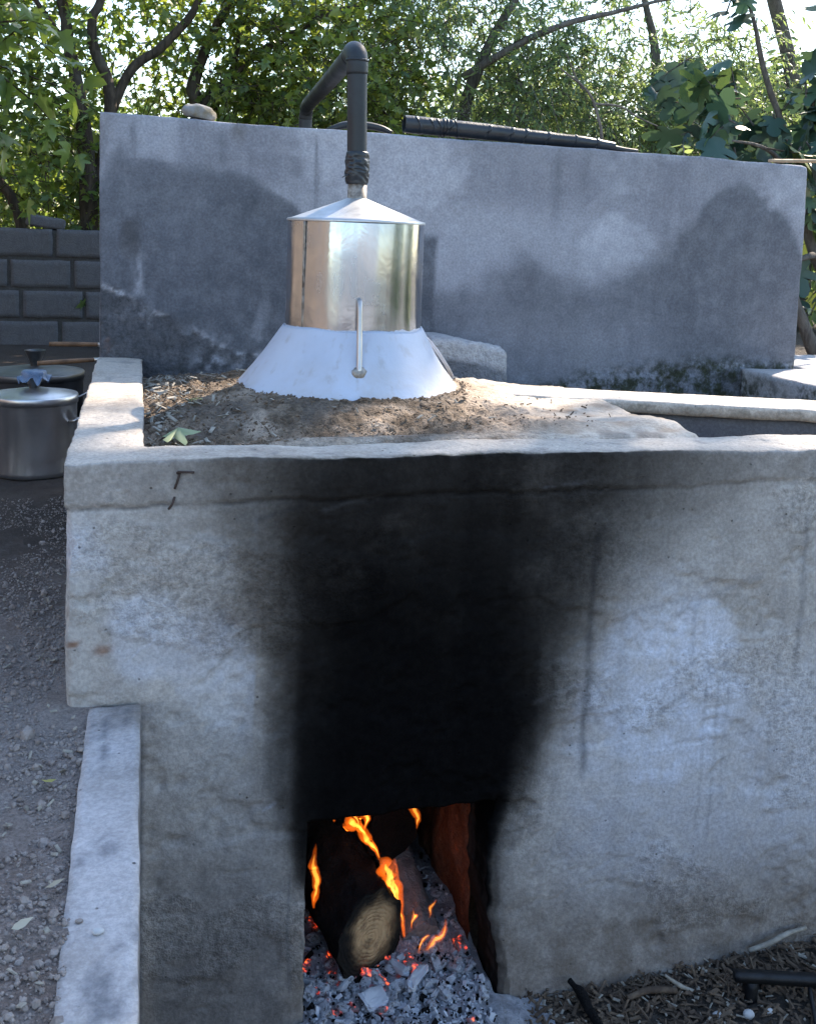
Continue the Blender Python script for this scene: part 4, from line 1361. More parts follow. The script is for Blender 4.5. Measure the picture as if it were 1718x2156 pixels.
# coals: each one a thing
coal_me = []
for k in range(6):
    V, F, _p = rough_box((-1, -1, -1), (1, 1, 1), 0.5, 0.25, 0.3, 0.30, 0.9, 930 + 11 * k)
    sc = np.array([1.0, 0.42 + 0.14 * (k % 3), 0.34 + 0.14 * (k % 2)]) * 0.85
    V = (V + 0.35 * np.roll(V, 1, axis=1) * np.array([.5, -.3, .4])) * sc
    V = V * (1 + 0.30 * fbm(V, 1.6, 3, 900 + k))[:, None]
    ms = []
    for m in ('coal_white', 'coal_glow'):
        me = mesh_np("coal", V, F, False)
        me.materials.append(M[m])
        ms.append(me)
    coal_me.append(ms)
rc = random.Random(5)
spots = []
for i in range(240):
    x = rc.uniform(0.437, 0.79)
    y = rc.choice([rc.uniform(-0.08, 0.08), rc.uniform(-0.02, 0.14), rc.uniform(0.0, 0.12), rc.uniform(0.05, 0.3)])
    if x > 0.64 + 0.1 * rc.random() and y < 0.05 and rc.random() < 0.75:
        continue
    size = rc.uniform(0.006, 0.014) * (1.6 if rc.random() < 0.2 else 1.0)
    spots.append((x, y, size))
for i, (x, y, s) in enumerate(spots):
    heat = math.exp(-((x - 0.60) / 0.10) ** 2 - ((y - 0.13) / 0.09) ** 2) + 0.8 * math.exp(-((x - 0.45) / 0.03) ** 2 - ((y - 0.14) / 0.1) ** 2)
    glow = rc.random() < 0.05 + 0.8 * heat
    o = link("coal", coal_me[i % 6][1 if glow else 0], None)
    o.location = (x, y, float(ash_z(np.array([x]), np.array([y]))[0]) + s * (0.25 + 0.5 * rc.random()))
    o.scale = (s, s, s)
    o.rotation_euler = (rc.uniform(-.6, .6), rc.uniform(-.6, .6), rc.uniform(0, 6.3))
    tag(o, "glowing red ember in the ash by the burning logs" if glow else "small ash coated lump of charcoal in the ash bed", "coal", "embers and charcoal in the fire")
# larger grey pieces in front
for nm, lb, x, y, s, rz in (("charcoal_piece", "flat pale square of ashy charcoal in front of the logs", 0.575, 0.015, (0.026, 0.020, 0.006), 0.3),
                            ("charcoal_piece", "curved ashy stick of charcoal right of the flat square", 0.665, 0.045, (0.036, 0.011, 0.010), 0.9),
                            ("charcoal_piece", "upright ashy charcoal splinter under the flames", 0.640, 0.075, (0.026, 0.009, 0.008), 2.0)):
    V, F, P0 = rough_box((-1, -1, -1), (1, 1, 1), 0.25, 0.35, 0.3, 0.45, 1.1, 77 + int(x * 100))
    V = V * np.array(s)
    V[:, 2] += 0.25 * s[0] * (V[:, 0] / s[0]) ** 2 * 0.5
    o = obj(nm, V, F, M['coal_white'], None, False, None, None, (x, y, float(ash_z(np.array([x]), np.array([y]))[0]) + s[2] + 0.004))
    o.rotation_euler = (0.35, 0.15, rz)
    tag(o, lb, "charcoal")


def flame_mat(name, col, strength):
    """glowing gas: a thin body of emission, brighter where it is thicker"""
    t = NT(name)
    e = t.n("Emission")
    e.inputs[0].default_value = (*col, 1)
    e.inputs[1].default_value = strength
    t.l(e.outputs[0], t.out.inputs["Volume"])
    return t.m


M['flame'] = flame_mat("flame_gas", (1.0, 0.15, 0.008), 19.0)
M['flamecore'] = flame_mat("flame_core_gas", (1.0, 0.42, 0.05), 92.0)


def flame(label, strands, seed):
    base = np.array(strands[0][0][0])
    A, B = Acc(), Acc()
    for k, (pts, rad) in enumerate(strands):
        c_ = catmull(np.array(pts), 40)
        c_ = c_ + vecnoise(c_, 34, 3, 0.012, seed + k * 5) * np.sin(np.linspace(0, 3.1, 40))[:, None]
        r_ = np.interp(np.linspace(0, 1, 40), np.linspace(0, 1, len(rad)), rad)
        V, F = tube(c_ - base, r_ * 1.3, 16, True, 0.75, seed + k, 0.50, 2.2 * (-1) ** k)
        A.add(V, F)
        m = slice(4, 34)
        V, F = tube(c_[m] - base, r_[m] * 0.55 * np.sin(np.linspace(0.15, 3.0, 30)) ** 0.7 + 0.0004, 12, True, 0.6, seed + k + 3, 0.45, 2.2 * (-1) ** k)
        B.add(V, F)
    o = A.obj("flame", M['flame'], None, True, base)
    tag(o, label, "flame", "flames in the fire door")
    B.obj("flame_core", M['flamecore'], o)


flame("tall yellow flame running up between the two big logs",
      [([(0.668, 0.15, 0.065), (0.660, 0.155, 0.12), (0.648, 0.17, 0.165), (0.632, 0.18, 0.205), (0.618, 0.18, 0.228)], [0.004, 0.008, 0.015, 0.017, 0.002]),
       ([(0.655, 0.15, 0.07), (0.650, 0.155, 0.14), (0.640, 0.165, 0.19), (0.648, 0.175, 0.226)], [0.002, 0.006, 0.010, 0.002]),
       ([(0.622, 0.18, 0.215), (0.605, 0.19, 0.25), (0.585, 0.195, 0.28), (0.572, 0.195, 0.30)], [0.003, 0.009, 0.009, 0.003])], 11)
flame("wide curling flame on top of the big charred log",
      [([(0.590, 0.19, 0.270), (0.575, 0.19, 0.295), (0.556, 0.19, 0.312), (0.545, 0.19, 0.300)], [0.003, 0.010, 0.012, 0.001]),
       ([(0.580, 0.19, 0.285), (0.592, 0.19, 0.312), (0.575, 0.19, 0.325), (0.558, 0.19, 0.318)], [0.003, 0.010, 0.009, 0.001]),
       ([(0.572, 0.19, 0.295), (0.560, 0.19, 0.322), (0.566, 0.19, 0.34)], [0.003, 0.008, 0.001])], 31)
flame("small flame above the left end of the big charred log", [([(0.520, 0.19, 0.315), (0.516, 0.19, 0.33), (0.522, 0.19, 0.345)], [0.003, 0.008, 0.001])], 41)
flame("thin flame licking up the left side of the big charred log",
      [([(0.470, 0.13, 0.17), (0.474, 0.14, 0.21), (0.470, 0.15, 0.25), (0.476, 0.16, 0.29)], [0.004, 0.009, 0.007, 0.001])], 51)
flame("narrow flame beside the round black log near the door top",
      [([(0.718, 0.26, 0.235), (0.716, 0.26, 0.265), (0.704, 0.26, 0.295), (0.700, 0.26, 0.32)], [0.002, 0.007, 0.008, 0.001])], 61)
flame("low orange flame on the embers at the lower right of the fire",
      [([(0.705, 0.115, 0.045), (0.722, 0.118, 0.065), (0.742, 0.12, 0.085), (0.748, 0.12, 0.115)], [0.002, 0.007, 0.008, 0.001]),
       ([(0.690, 0.115, 0.05), (0.705, 0.118, 0.068), (0.716, 0.12, 0.08)], [0.002, 0.005, 0.001])], 71)
flame("small flame between the grey log and the embers", [([(0.722, 0.15, 0.10), (0.726, 0.15, 0.125), (0.735, 0.15, 0.14)], [0.001, 0.005, 0.001]), ([(0.682, 0.145, 0.085), (0.686, 0.145, 0.11), (0.684, 0.145, 0.13)], [0.002, 0.006, 0.001])], 81)

# ------------------------------------------------------------------ yard floor: debris at the foot of the wall
M['chip'] = simple("wood_chip", (0.15, 0.11, 0.078), 0.9, 0, 0.5, 30, 0.4, 0.2, (0.075, 0.055, 0.042))
M['palechip'] = simple("pale_chip", (0.36, 0.33, 0.28), 0.9, 0, 0.4, 30, 0.4, 0.2)
M['pebble'] = simple("pebble", (0.31, 0.272, 0.25), 0.9, 0, 0.5, 45, 0.5, 0.25, (0.21, 0.175, 0.157))
M['whitestone'] = simple("white_pebble", (0.5, 0.5, 0.5), 0.85, 0, 0.2, 40, 0.3, 0.3)
def flat_rots(n, tilt, r):
    a = r.uniform(0, 2 * np.pi, n)
    tx, ty = r.normal(0, tilt, n), r.normal(0, tilt, n)
    Rz = np.stack([np.stack([np.cos(a), -np.sin(a), 0 * a], 1), np.stack([np.sin(a), np.cos(a), 0 * a], 1), np.stack([0 * a, 0 * a, 1 + 0 * a], 1)], 1)
    Rx = np.stack([np.stack([1 + 0 * a, 0 * a, 0 * a], 1), np.stack([0 * a, np.cos(tx), -np.sin(tx)], 1), np.stack([0 * a, np.sin(tx), np.cos(tx)], 1)], 1)
    Ry = np.stack([np.stack([np.cos(ty), 0 * a, np.sin(ty)], 1), np.stack([0 * a, 1 + 0 * a, 0 * a], 1), np.stack([-np.sin(ty), 0 * a, np.cos(ty)], 1)], 1)
    return Rx @ Ry @ Rz


r2 = np.random.default_rng(21)
n = 2600
x = r2.uniform(0.82, 2.1, n); y = -np.abs(r2.normal(0, 0.13, n)) + 0.01
z = yard_z(x, y) + r2.uniform(0, 0.012, n)
V, F = scatter(BOXV, BOXF, np.stack([x, y, z], 1), flat_rots(n, 0.45, r2), np.stack([r2.uniform(.006, .04, n), r2.uniform(.003, .009, n), r2.uniform(.001, .004, n)], 1))
tag(obj("wood_litter", V, F, M['chip'], None, False), "brown wood chips and leaf litter along the foot of the furnace", "litter", None, "stuff")
n = 300
x = r2.uniform(0.82, 2.0, n); y = -np.abs(r2.normal(0, 0.13, n)) + 0.005
V, F = scatter(BOXV, BOXF, np.stack([x, y, yard_z(x, y) + 0.008], 1), flat_rots(n, 0.5, r2), np.stack([r2.uniform(.004, .022, n), r2.uniform(.002, .008, n), r2.uniform(.001, .003, n)], 1))
tag(obj("pale_litter", V, F, M['palechip'], None, False), "pale dry bits scattered in the brown litter", "litter", None, "stuff")

M['iron'] = simple("black_iron", (0.015, 0.016, 0.018), 0.55, 0.3, 0.4, 30, 0.3)
bar = empty("iron_trestle", (1.298, -0.092, 0.03))
tag(bar, "black square iron bar on short legs at the lower right", "trestle")
b0 = np.array((1.298, -0.092, 0.03))
d = np.array((0.159, -0.047, 0.0)); d /= np.linalg.norm(d)


def sqbar(p, q, w, h, seed):
    p, q = np.array(p, float), np.array(q, float)
    t = q - p; L = np.linalg.norm(t); t /= L
    up = np.array([0, 0, 1.0]) if abs(t[2]) < .9 else np.array([0, 1.0, 0])
    s_ = np.cross(t, up); s_ /= np.linalg.norm(s_); u_ = np.cross(s_, t)
    V, F, P0 = rough_box((0, -w / 2, -h / 2), (L, w / 2, h / 2), 0.012, 0.0018, 0.001, 0.0006, 60, seed)
    return p + V[:, :1] * t + V[:, 1:2] * s_ + V[:, 2:] * u_, F


obj("top_bar", *sqbar((0, 0, 0.030), tuple(d * 0.42 + (0, 0, 0.030)), 0.022, 0.018, 3), M['iron'], bar)
obj("leg", *sqbar(tuple(d * 0.035 + (0, 0, 0.022)), tuple(d * 0.035 + (0, 0, -0.028)), 0.020, 0.028, 5), M['iron'], bar)
obj("leg", *sqbar(tuple(d * 0.36 + (0, 0, 0.022)), tuple(d * 0.36 + (0, 0, -0.028)), 0.020, 0.028, 7), M['iron'], bar)
obj("brace", *sqbar(tuple(d * 0.15 + (0.0, -0.005, 0.02)), tuple(d * 0.10 + (-0.02, -0.16, -0.024)), 0.008, 0.008, 9), M['iron'], bar)


def stick(label, pts, r, mat, seed=0, cat="stick", name="stick"):
    c_ = catmull(np.array(pts), 14)
    base = c_[0].copy()
    V, F = tube(c_ - base, r, 8, True, 0.18, seed)
    o = obj(name, V, F, mat, None, True, None, None, base)
    tag(o, label, cat)
    return o


stick("broken pale branch behind the iron bar", [(1.38, -0.02, 0.05), (1.42, -0.025, 0.062), (1.47, -0.02, 0.075), (1.52, -0.015, 0.078)], [0.005, 0.006, 0.004], M['palechip'], 4)
stick("pale wood splinter standing in the litter left of the iron bar", [(1.17, -0.045, 0.045), (1.20, -0.055, 0.025), (1.23, -0.06, 0.012)], [0.003, 0.005, 0.003], M['palechip'], 5)
stick("brown stick lying in the litter", [(1.08, -0.06, 0.02), (1.13, -0.055, 0.026), (1.19, -0.06, 0.02)], [0.006, 0.007, 0.006], M['chip'], 6)
V, F = tube(catmull([(0.975, -0.012, 0.04), (0.985, -0.05, 0.035), (0.988, -0.08, 0.025), (0.998, -0.13, 0.018)], 20), [0.006, 0.009, 0.010, 0.007], 14, True, 0.7, 7)
o = obj("charred_stump", V, F, M['char'])
tag(o, "charred black stick end lying against the furnace foot", "wood")
for i, (x, y, s, lb) in enumerate(((1.302, -0.145, 0.012, "round white stone under the end of the iron bar"), (1.375, -0.065, 0.011, "white pebble behind the iron bar"),
                                   (1.245, -0.125, 0.010, "white pebble in the litter left of the iron bar"), (1.345, -0.150, 0.008, "oval white pebble in front of the iron bar"))):
    V, F = ico_sub(2)
    V = V * np.array([1, .8, .75]) * s * (1 + .12 * fbm(V, 1.5, 2, i))[:, None]
    o = obj("pebble", V, F, M['whitestone'], None, True, None, None, (x, y, float(yard_z(np.array([x]), np.array([y]))[0]) + s * .6))
    tag(o, lb, "stone")

# ------------------------------------------------------------------ gravel on the terrace
r3 = np.random.default_rng(33)
n = 15000
x = 0.045 - np.abs(r3.normal(0, 0.20, n)); y = r3.uniform(-0.95, 1.5, n)
keep = (fbm(np.stack([x, y, 0 * x], 1), 5, 3, 77) > -0.25) & ~((x > -0.012) & (y > -0.012))
x, y = x[keep], y[keep]; n = len(x)
s = np.exp(r3.normal(-6.05, 0.5, n)) * (1 - 0.35 * sstep(0.2, 1.2, y))
V, F = scatter(ICO_V, ICO_F, np.stack([x, y, terr_z(x, y) + s * .25], 1), rand_rot(n, r3), np.stack([s, s * r3.uniform(.6, 1, n), s * r3.uniform(.5, .8, n)], 1))
tag(obj("gravel", V, F, M['pebble'], None, False), "grey gravel strewn over the terrace left of the kerb wall", "gravel", None, "stuff")
n = 120
x = 0.03 - np.abs(r3.normal(0, 0.14, n)); y = r3.uniform(-0.85, 0.9, n)
k = ~((x > -0.015) & (y > -0.015)); x, y = x[k], y[k]; n = len(x)
V, F = scatter(BOXV, BOXF, np.stack([x, y, terr_z(x, y) + 0.006], 1), flat_rots(n, .5, r3), np.stack([r3.uniform(.005, .018, n), r3.uniform(.003, .008, n), np.full(n, .0015)], 1))
tag(obj("leaf_crumbs", V, F, M['palechip'], None, False), "pale dry leaf crumbs among the gravel", "litter", None, "stuff")
for i, (x, y, s, lb) in enumerate(((0.078, -0.615, 0.006, "white pebble lying on the kerb wall"), (0.055, -0.59, 0.004, "small grey pebble lying on the kerb wall"))):
    V, F = ico_sub(2)
    V = V * np.array([1.2, .9, .6]) * s * (1 + .15 * fbm(V, 1.5, 2, i))[:, None]
    o = obj("pebble", V, F, M['whitestone'] if i == 0 else M['pebble'], None, True, None, None, (x, y, 0.697 + s * .5))
    tag(o, lb, "stone")

# ------------------------------------------------------------------ straw, chips and leaves on the deck
n = 700
x = np.concatenate([0.128 + np.abs(r3.normal(0, 0.10, 480)), r3.normal(0.62, 0.26, n - 480)])
y = np.concatenate([r3.uniform(0.16, 1.4, 480), r3.uniform(0.25, 0.62, n - 480)])
k = (x > 0.135) & (x < 1.2) & (np.hypot(x - SX, y - SY) > 0.29)
x, y = x[k], y[k]; n = len(x)
V, F = scatter(BOXV, BOXF, np.stack([x, y, deck_z(x, y) + 0.004], 1), flat_rots(n, .45, r3), np.stack([np.exp(r3.normal(-4.75, .5, n)), np.exp(r3.normal(-6.2, .5, n)), r3.uniform(.001, .003, n)], 1))
tag(obj("deck_litter", V, F, M['chip'], None, False), "dark straw and chips strewn over the clay deck", "litter", None, "stuff")
n = 300
x = np.concatenate([0.13 + np.abs(r3.normal(0, 0.08, 240)), r3.uniform(0.3, 1.0, 60)]); y = r3.uniform(0.2, 1.3, n)
k = (np.hypot(x - SX, y - SY) > 0.29) & (x > .135); x, y = x[k], y[k]; n = len(x)
V, F = scatter(BOXV, BOXF, np.stack([x, y, deck_z(x, y) + 0.006], 1), flat_rots(n, .4, r3), np.stack([r3.uniform(.006, .03, n), r3.uniform(.003, .010, n), np.full(n, .0015)], 1))
tag(obj("deck_straw", V, F, M['palechip'], None, False), "pale straw scraps on the clay deck", "litter", None, "stuff")
n = 4800 + 300
x = np.concatenate([0.13 + np.abs(r3.normal(0, 0.28, 4800)), r3.uniform(0.3, 1.15, n - 4800)])
y = np.concatenate([r3.uniform(0.15, 1.42, 4800), r3.uniform(0.2, 0.7, n - 4800)])
k = (np.hypot(x - SX, y - SY) > 0.287) & (x < 1.2) & (fbm(np.stack([x, y, 0 * x], 1), (9, 16, 1), 3, 5) > -0.15); x, y = x[k], y[k]
th = r3.uniform(0, 6.283, 900); rr_ = 0.286 + np.abs(r3.normal(0, 0.012, 900))
x = np.concatenate([x, SX + rr_ * np.cos(th)]); y = np.concatenate([y, SY + rr_ * np.sin(th)]); n = len(x)
s = np.exp(r3.normal(-6.5, 0.45, n))
V, F = scatter(ICO_V, ICO_F, np.stack([x, y, deck_z(x, y) + s * .2], 1), rand_rot(n, r3), np.stack([s * 1.3, s, s * .7], 1))
M['crumb'] = simple("clay_crumb", (0.22, 0.165, 0.12), 0.95, 0, 0.5, 25, 0.5, 0.2, (0.11, 0.08, 0.056))
tag(obj("clay_crumbs", V, F, M['crumb'], None, False), "crumbs of dry clay around the skirt and over the deck", "clay", None, "stuff")

# ------------------------------------------------------------------ trees
def leaf_mat(name, stops, trans=0.54, use_obj=False, gloss=0.36, warm=0.35):
    t = NT(name)
    if use_obj:
        oi = t.n("ObjectInfo"); r = oi.outputs["Random"]
    else:
        r = t.attr('rnd')
    c = t.coord()
    n = t.noise(c, 30, 2, 0.5)
    rr = t.math('ADD', t.math('MULTIPLY', r, 0.85), t.math('MULTIPLY', n, 0.15))
    col = t.ramp(rr, stops)
    d = t.bsdf(col, gloss, 0, None, 0.5, False)
    tr = t.n("BsdfTranslucent")
    hs = t.n("HueSaturation"); hs.inputs["Saturation"].default_value = 1.1; hs.inputs["Value"].default_value = 1.6
    t.l(col, hs.inputs["Color"])
    wm = t.mix(warm, hs.outputs[0], (0.42, 0.46, 0.02))
    t.l(wm, tr.inputs[0])
    mx = t.n("MixShader"); mx.inputs[0].default_value = trans
    t.l(d.outputs[0], mx.inputs[1]); t.l(tr.outputs[0], mx.inputs[2])
    t.l(mx.outputs[0], t.out.inputs[0])
    return t.m


def leaf_tmpl(half, fold=0.25, curl=0.18):
    """half outline (x,y) from base to tip on the +x side; fan about the midrib"""
    h = np.array(half, float)
    pts = np.vstack([[0, 0], h, [0, 1], np.stack([-h[::-1, 0], h[::-1, 1]], 1)])
    V = np.vstack([pts, [[0, 0.42]]])
    z = -fold * np.abs(V[:, 0]) - curl * V[:, 1] ** 2
    V = np.column_stack([V, z])
    n = len(pts)
    F = np.array([[n, i, (i + 1) % n] for i in range(n)])
    return V, F


LOBED = leaf_tmpl([(0.20, -0.06), (0.46, 0.02), (0.33, 0.16), (0.24, 0.24), (0.60, 0.44), (0.55, 0.52), (0.24, 0.50), (0.20, 0.68)])
LOBED_LOW = leaf_tmpl([(0.40, 0.0), (0.22, 0.22), (0.55, 0.46), (0.22, 0.58)])
NARROW = leaf_tmpl([(0.12, 0.25), (0.12, 0.65)], 0.3, 0.3)
OVAL = leaf_tmpl([(0.26, 0.2), (0.30, 0.6)], 0.3, 0.2)
FIG = leaf_tmpl([(0.16, -0.10), (0.40, -0.04), (0.48, 0.10), (0.36, 0.20), (0.30, 0.26), (0.56, 0.40), (0.62, 0.54), (0.50, 0.60), (0.30, 0.50), (0.27, 0.62), (0.26, 0.80), (0.14, 0.95)], 0.22, 0.22)


def bark_mat(name, a, b):
    t = NT(name)
    c = t.coord((1, 1, 0.25))
    n = t.noise(c, 26, 4, 0.7, 0.6)
    m = t.noise(t.coord(), 4, 3)
    col = t.mix(t.maprange(n, .35, .65), a, b)
    col = t.mix(t.maprange(m, .5, .7, 0, .5), col, (0.12, 0.115, 0.10))
    t.bsdf(col, 0.95, 0, t.bump(n, 0.9, 0.02), 0.2)
    return t.m


M['bark'] = bark_mat("brown_bark", (0.095, 0.075, 0.06), (0.045, 0.036, 0.03))
M['greybark'] = bark_mat("grey_bark", (0.16, 0.145, 0.13), (0.085, 0.075, 0.07))
G1 = [(0.0, (0.060, 0.105, 0.048)), (0.35, (0.095, 0.160, 0.055)), (0.7, (0.145, 0.210, 0.060)), (0.94, (0.21, 0.25, 0.06)), (1.0, (0.32, 0.21, 0.04))]
G2 = [(0.0, (0.085, 0.140, 0.090)), (0.5, (0.135, 0.205, 0.110)), (1.0, (0.21, 0.27, 0.13))]  # pale greyed greens stand in for haze over the farther trees
G3 = [(0.0, (0.022, 0.055, 0.048)), (0.55, (0.038, 0.085, 0.068)), (0.86, (0.065, 0.125, 0.055)), (1.0, (0.26, 0.26, 0.05))]
M['leafA'] = leaf_mat("lobed_leaf", G1)
M['leafB'] = leaf_mat("lobed_leaf_yellowing", [(p, tuple(x * k for x, k in zip(c, (1.15, 1.05, 1.0)))) for p, c in G1])
M['leafC'] = leaf_mat("narrow_leaf", G2)
M['leafD'] = leaf_mat("fig_leaf", G3, 0.20, True, 0.42, 0.12)
M['leafAo'] = leaf_mat("lobed_leaf_single", G1, 0.42, True)
M['leafE'] = leaf_mat("distant_leaf", G2, 0.5)


def frames(dirs, ups):
    y = dirs / np.linalg.norm(dirs, axis=1, keepdims=True)
    x = np.cross(y, ups); x /= np.maximum(np.linalg.norm(x, axis=1, keepdims=True), 1e-6)
    z = np.cross(x, y)
    return np.stack([x, y, z], 2)


def make_crown(r, vols, n_twig, per, tmpl, size, twig_len=(0.25, 0.55), droop=0.35, gate=None, seed=0, spread=0.9):
    """returns leaf positions, frames, sizes and twig tubes"""
    vols = [(np.array(c), np.array(s), w) for c, s, w in vols]
    ws = np.array([v[2] for v in vols]); ws = ws / ws.sum()
    st = []
    while len(st) < n_twig:
        m = n_twig * 2
        k = r.choice(len(vols), m, p=ws)
        u = r.normal(size=(m, 3)); u /= np.linalg.norm(u, axis=1, keepdims=True)
        u *= (r.uniform(0.15, 1, m) ** (1 / 2.2))[:, None]
        Pc = np.array([vols[i][0] for i in k]) + u * np.array([vols[i][1] for i in k])
        if gate is not None:
            ok = fbm(Pc, gate[0], 3, seed) > gate[1] + r.normal(0, 0.08, m)
            Pc, u = Pc[ok], u[ok]
        st.extend(zip(Pc, u))
    st = st[:n_twig]
    S = np.array([a for a, _ in st]); U = np.array([b for _, b in st])
    d = U * 0.8 + r.normal(0, 0.55, (n_twig, 3)); d[:, 2] += 0.1
    d /= np.linalg.norm(d, axis=1, keepdims=True)
    L = r.uniform(*twig_len, n_twig)
    tv = Acc()
    allp, alld, allu = [], [], []
    for t in np.linspace(0.12, 1.0, per):
        tt = t + r.normal(0, 0.03, n_twig)
        p = S + d * (L * tt)[:, None]
        p[:, 2] -= droop * (L * tt ** 2)
        q = r.normal(size=(n_twig, 3))
        side = np.cross(d, q); side /= np.linalg.norm(side, axis=1, keepdims=True)
        ld = d * 0.45 + side * spread
        ld[:, 2] -= 0.35 + 0.3 * r.random(n_twig)
        up = np.array([0, 0, 1.0]) + r.normal(0, 0.55, (n_twig, 3))
        allp.append(p); alld.append(ld); allu.append(up)
    Pp, D, Up = np.vstack(allp), np.vstack(alld), np.vstack(allu)
    sz = size * r.uniform(0.42, 1.25, len(Pp))
    # twigs as three-sided tapered prisms, two joints
    ts = [0.0, 0.55, 1.0]
    cen = [S + d * (L * t)[:, None] - np.array([0, 0, 1.0]) * (droop * L * t * t)[:, None] for t in ts]
    e1 = np.cross(d, [0.3, 0.2, 0.9]); e1 /= np.linalg.norm(e1, axis=1, keepdims=True)
    e2 = np.cross(d, e1)
    rings = []
    for c_, rad in zip(cen, (0.0055, 0.0035, 0.0012)):
        for a_ in (0, 2.094, 4.189):
            rings.append(c_ + (e1 * math.cos(a_) + e2 * math.sin(a_)) * rad * (size / 0.09) ** 0.3)
    TV = np.stack(rings, 1).reshape(-1, 3)
    q = []
    for ring in (0, 3):
        for a_ in range(3):
            b_ = (a_ + 1) % 3
            q.append([ring + a_, ring + b_, ring + 3 + b_, ring + 3 + a_])
    q = np.array(q)
    TF = (q[None] + (np.arange(n_twig) * 9)[:, None, None]).reshape(-1, 4)
    return Pp, frames(D, Up), sz, (TV, TF)


def make_tree(name, label, base, limbs, crown, leafmat, barkmat, tmpl, seed, singles=0, single_tmpl=None, single_mat=None, group=None):
    r = np.random.default_rng(seed)
    base = np.array(base, float)
    t = empty(name, base)
    tag(t, label, "tree", group)
    for k, (pts, rad) in enumerate(limbs):
        c_ = catmull(np.array(pts), max(12, 8 * len(pts)))
        c_ = c_ + vecnoise(c_, 2.5, 3, 0.02, seed + k)
        V, F = tube(c_ - base, np.interp(np.linspace(0, 1, len(c_)), np.linspace(0, 1, len(rad)), rad), 12, True, 0.10, seed + k)
        obj("trunk" if k == 0 else "branch", V, F, barkmat, t)
    Pp, Fr, sz, tw = make_crown(r, tmpl=tmpl, seed=seed, **crown)
    cp = np.array([0.1209, -1.8103, 1.5332])
    if singles:
        dist = np.linalg.norm(Pp - cp, axis=1) / sz
        fw = np.array([_f.x, _f.y, _f.z]); rt = np.array([_r2.x, _r2.y, _r2.z]); dn = np.array([_d2.x, _d2.y, _d2.z])
        v = Pp - cp
        zc = v @ fw
        px = 859 + 2175 * (v @ rt) / zc
        py = 725 + 2175 * (v @ dn) / zc
        vis = (px > 0) & (px < 1718) & (py > -10) & (py < 800)
        order = np.argsort(np.where(vis, dist, 1e9))
        pick = order[:singles]
        rest = np.ones(len(Pp), bool); rest[pick] = False
        me = mesh_np("leaf", single_tmpl[0], single_tmpl[1], True)
        me.materials.append(single_mat)
        for i in pick:
            o = bpy.data.objects.new("leaf", me)
            COL.objects.link(o)
            o.parent = t
            m = Matrix([list(Fr[i][0]) + [0], list(Fr[i][1]) + [0], list(Fr[i][2]) + [0], [0, 0, 0, 1]])
            o.matrix_local = Matrix.Translation(Vector(Pp[i] - base)) @ m @ Matrix.Diagonal((float(sz[i] * r.uniform(.75, 1.1)), float(sz[i]), float(sz[i] * r.uniform(.2, 2.4)), 1.0))
        Pp, Fr, sz = Pp[rest], Fr[rest], sz[rest]
    if len(Pp):
        s3 = np.stack([sz * r.uniform(.7, 1.1, len(sz)), sz, sz * r.uniform(-.6, 2.6, len(sz))], 1)
        V, F = scatter(tmpl[0], tmpl[1], Pp - base, Fr, s3)
        rnd = np.repeat(np.clip(r.random(len(Pp)), 0, 1), len(tmpl[0]))
        o = obj("crown", V, F, leafmat, t, True, dict(rnd=rnd))
        o["kind"] = "stuff"
    o = obj("twigs", tw[0] - base, tw[1], barkmat, t, True)
    o["kind"] = "stuff"
    return t


GB = "trees behind the walls"
make_tree("broadleaf_tree", "lobed leaf tree with a dark forked trunk beside the left end of the wall", (-0.22, 6.2, 0.6),
          [([(-0.22, 6.2, 0.6), (-0.24, 6.2, 1.47), (-0.28, 6.2, 2.13), (-0.33, 6.2, 2.47), (-0.38, 6.2, 2.8), (-0.44, 6.2, 3.13), (-0.55, 6.2, 3.7), (-0.6, 6.2, 4.4)], [0.075, 0.065, 0.055, 0.045, 0.04, 0.035, 0.02]),
           ([(-0.31, 6.2, 2.64), (-0.48, 6.2, 2.92), (-0.67, 6.2, 3.17), (-0.95, 6.25, 3.5)], [0.025, 0.02, 0.018, 0.01]),
           ([(-0.25, 6.25, 1.72), (-0.13, 6.25, 2.14), (-0.10, 6.25, 2.4), (-0.13, 6.25, 2.62), (-0.22, 6.25, 2.82), (-0.23, 6.25, 3.02), (-0.17, 6.25, 3.16), (-0.05, 6.3, 3.6)], [0.05, 0.047, 0.045, 0.042, 0.038, 0.034, 0.03, 0.015]),
           ([(-0.11, 6.3, 2.35), (0.05, 6.3, 2.68), (0.26, 6.3, 2.86), (0.46, 6.3, 3.09), (0.53, 6.3, 3.23), (0.65, 6.35, 3.6)], [0.04, 0.036, 0.034, 0.03, 0.027, 0.015]),
           ([(-0.66, 6.0, 1.35), (-0.75, 6.0, 1.66), (-0.84, 6.0, 1.80), (-0.96, 6.0, 1.94), (-1.2, 6.1, 2.1)], [0.04, 0.036, 0.034, 0.03, 0.02])],
          dict(vols=[((-0.95, 6.5, 2.3), (0.9, 0.7, 1.0), 1.1), ((-0.5, 6.9, 3.5), (1.2, 0.8, 0.8), 0.75), ((-0.3, 6.3, 1.75), (0.8, 0.55, 0.42), 0.5), ((-1.7, 6.6, 3.4), (0.8, 0.9, 1.2), .5)],
               n_twig=980, per=10, size=0.080, gate=(1.3, -0.22)), M['leafA'], M['bark'], LOBED_LOW, 1001, 150, LOBED, M['leafAo'], GB)
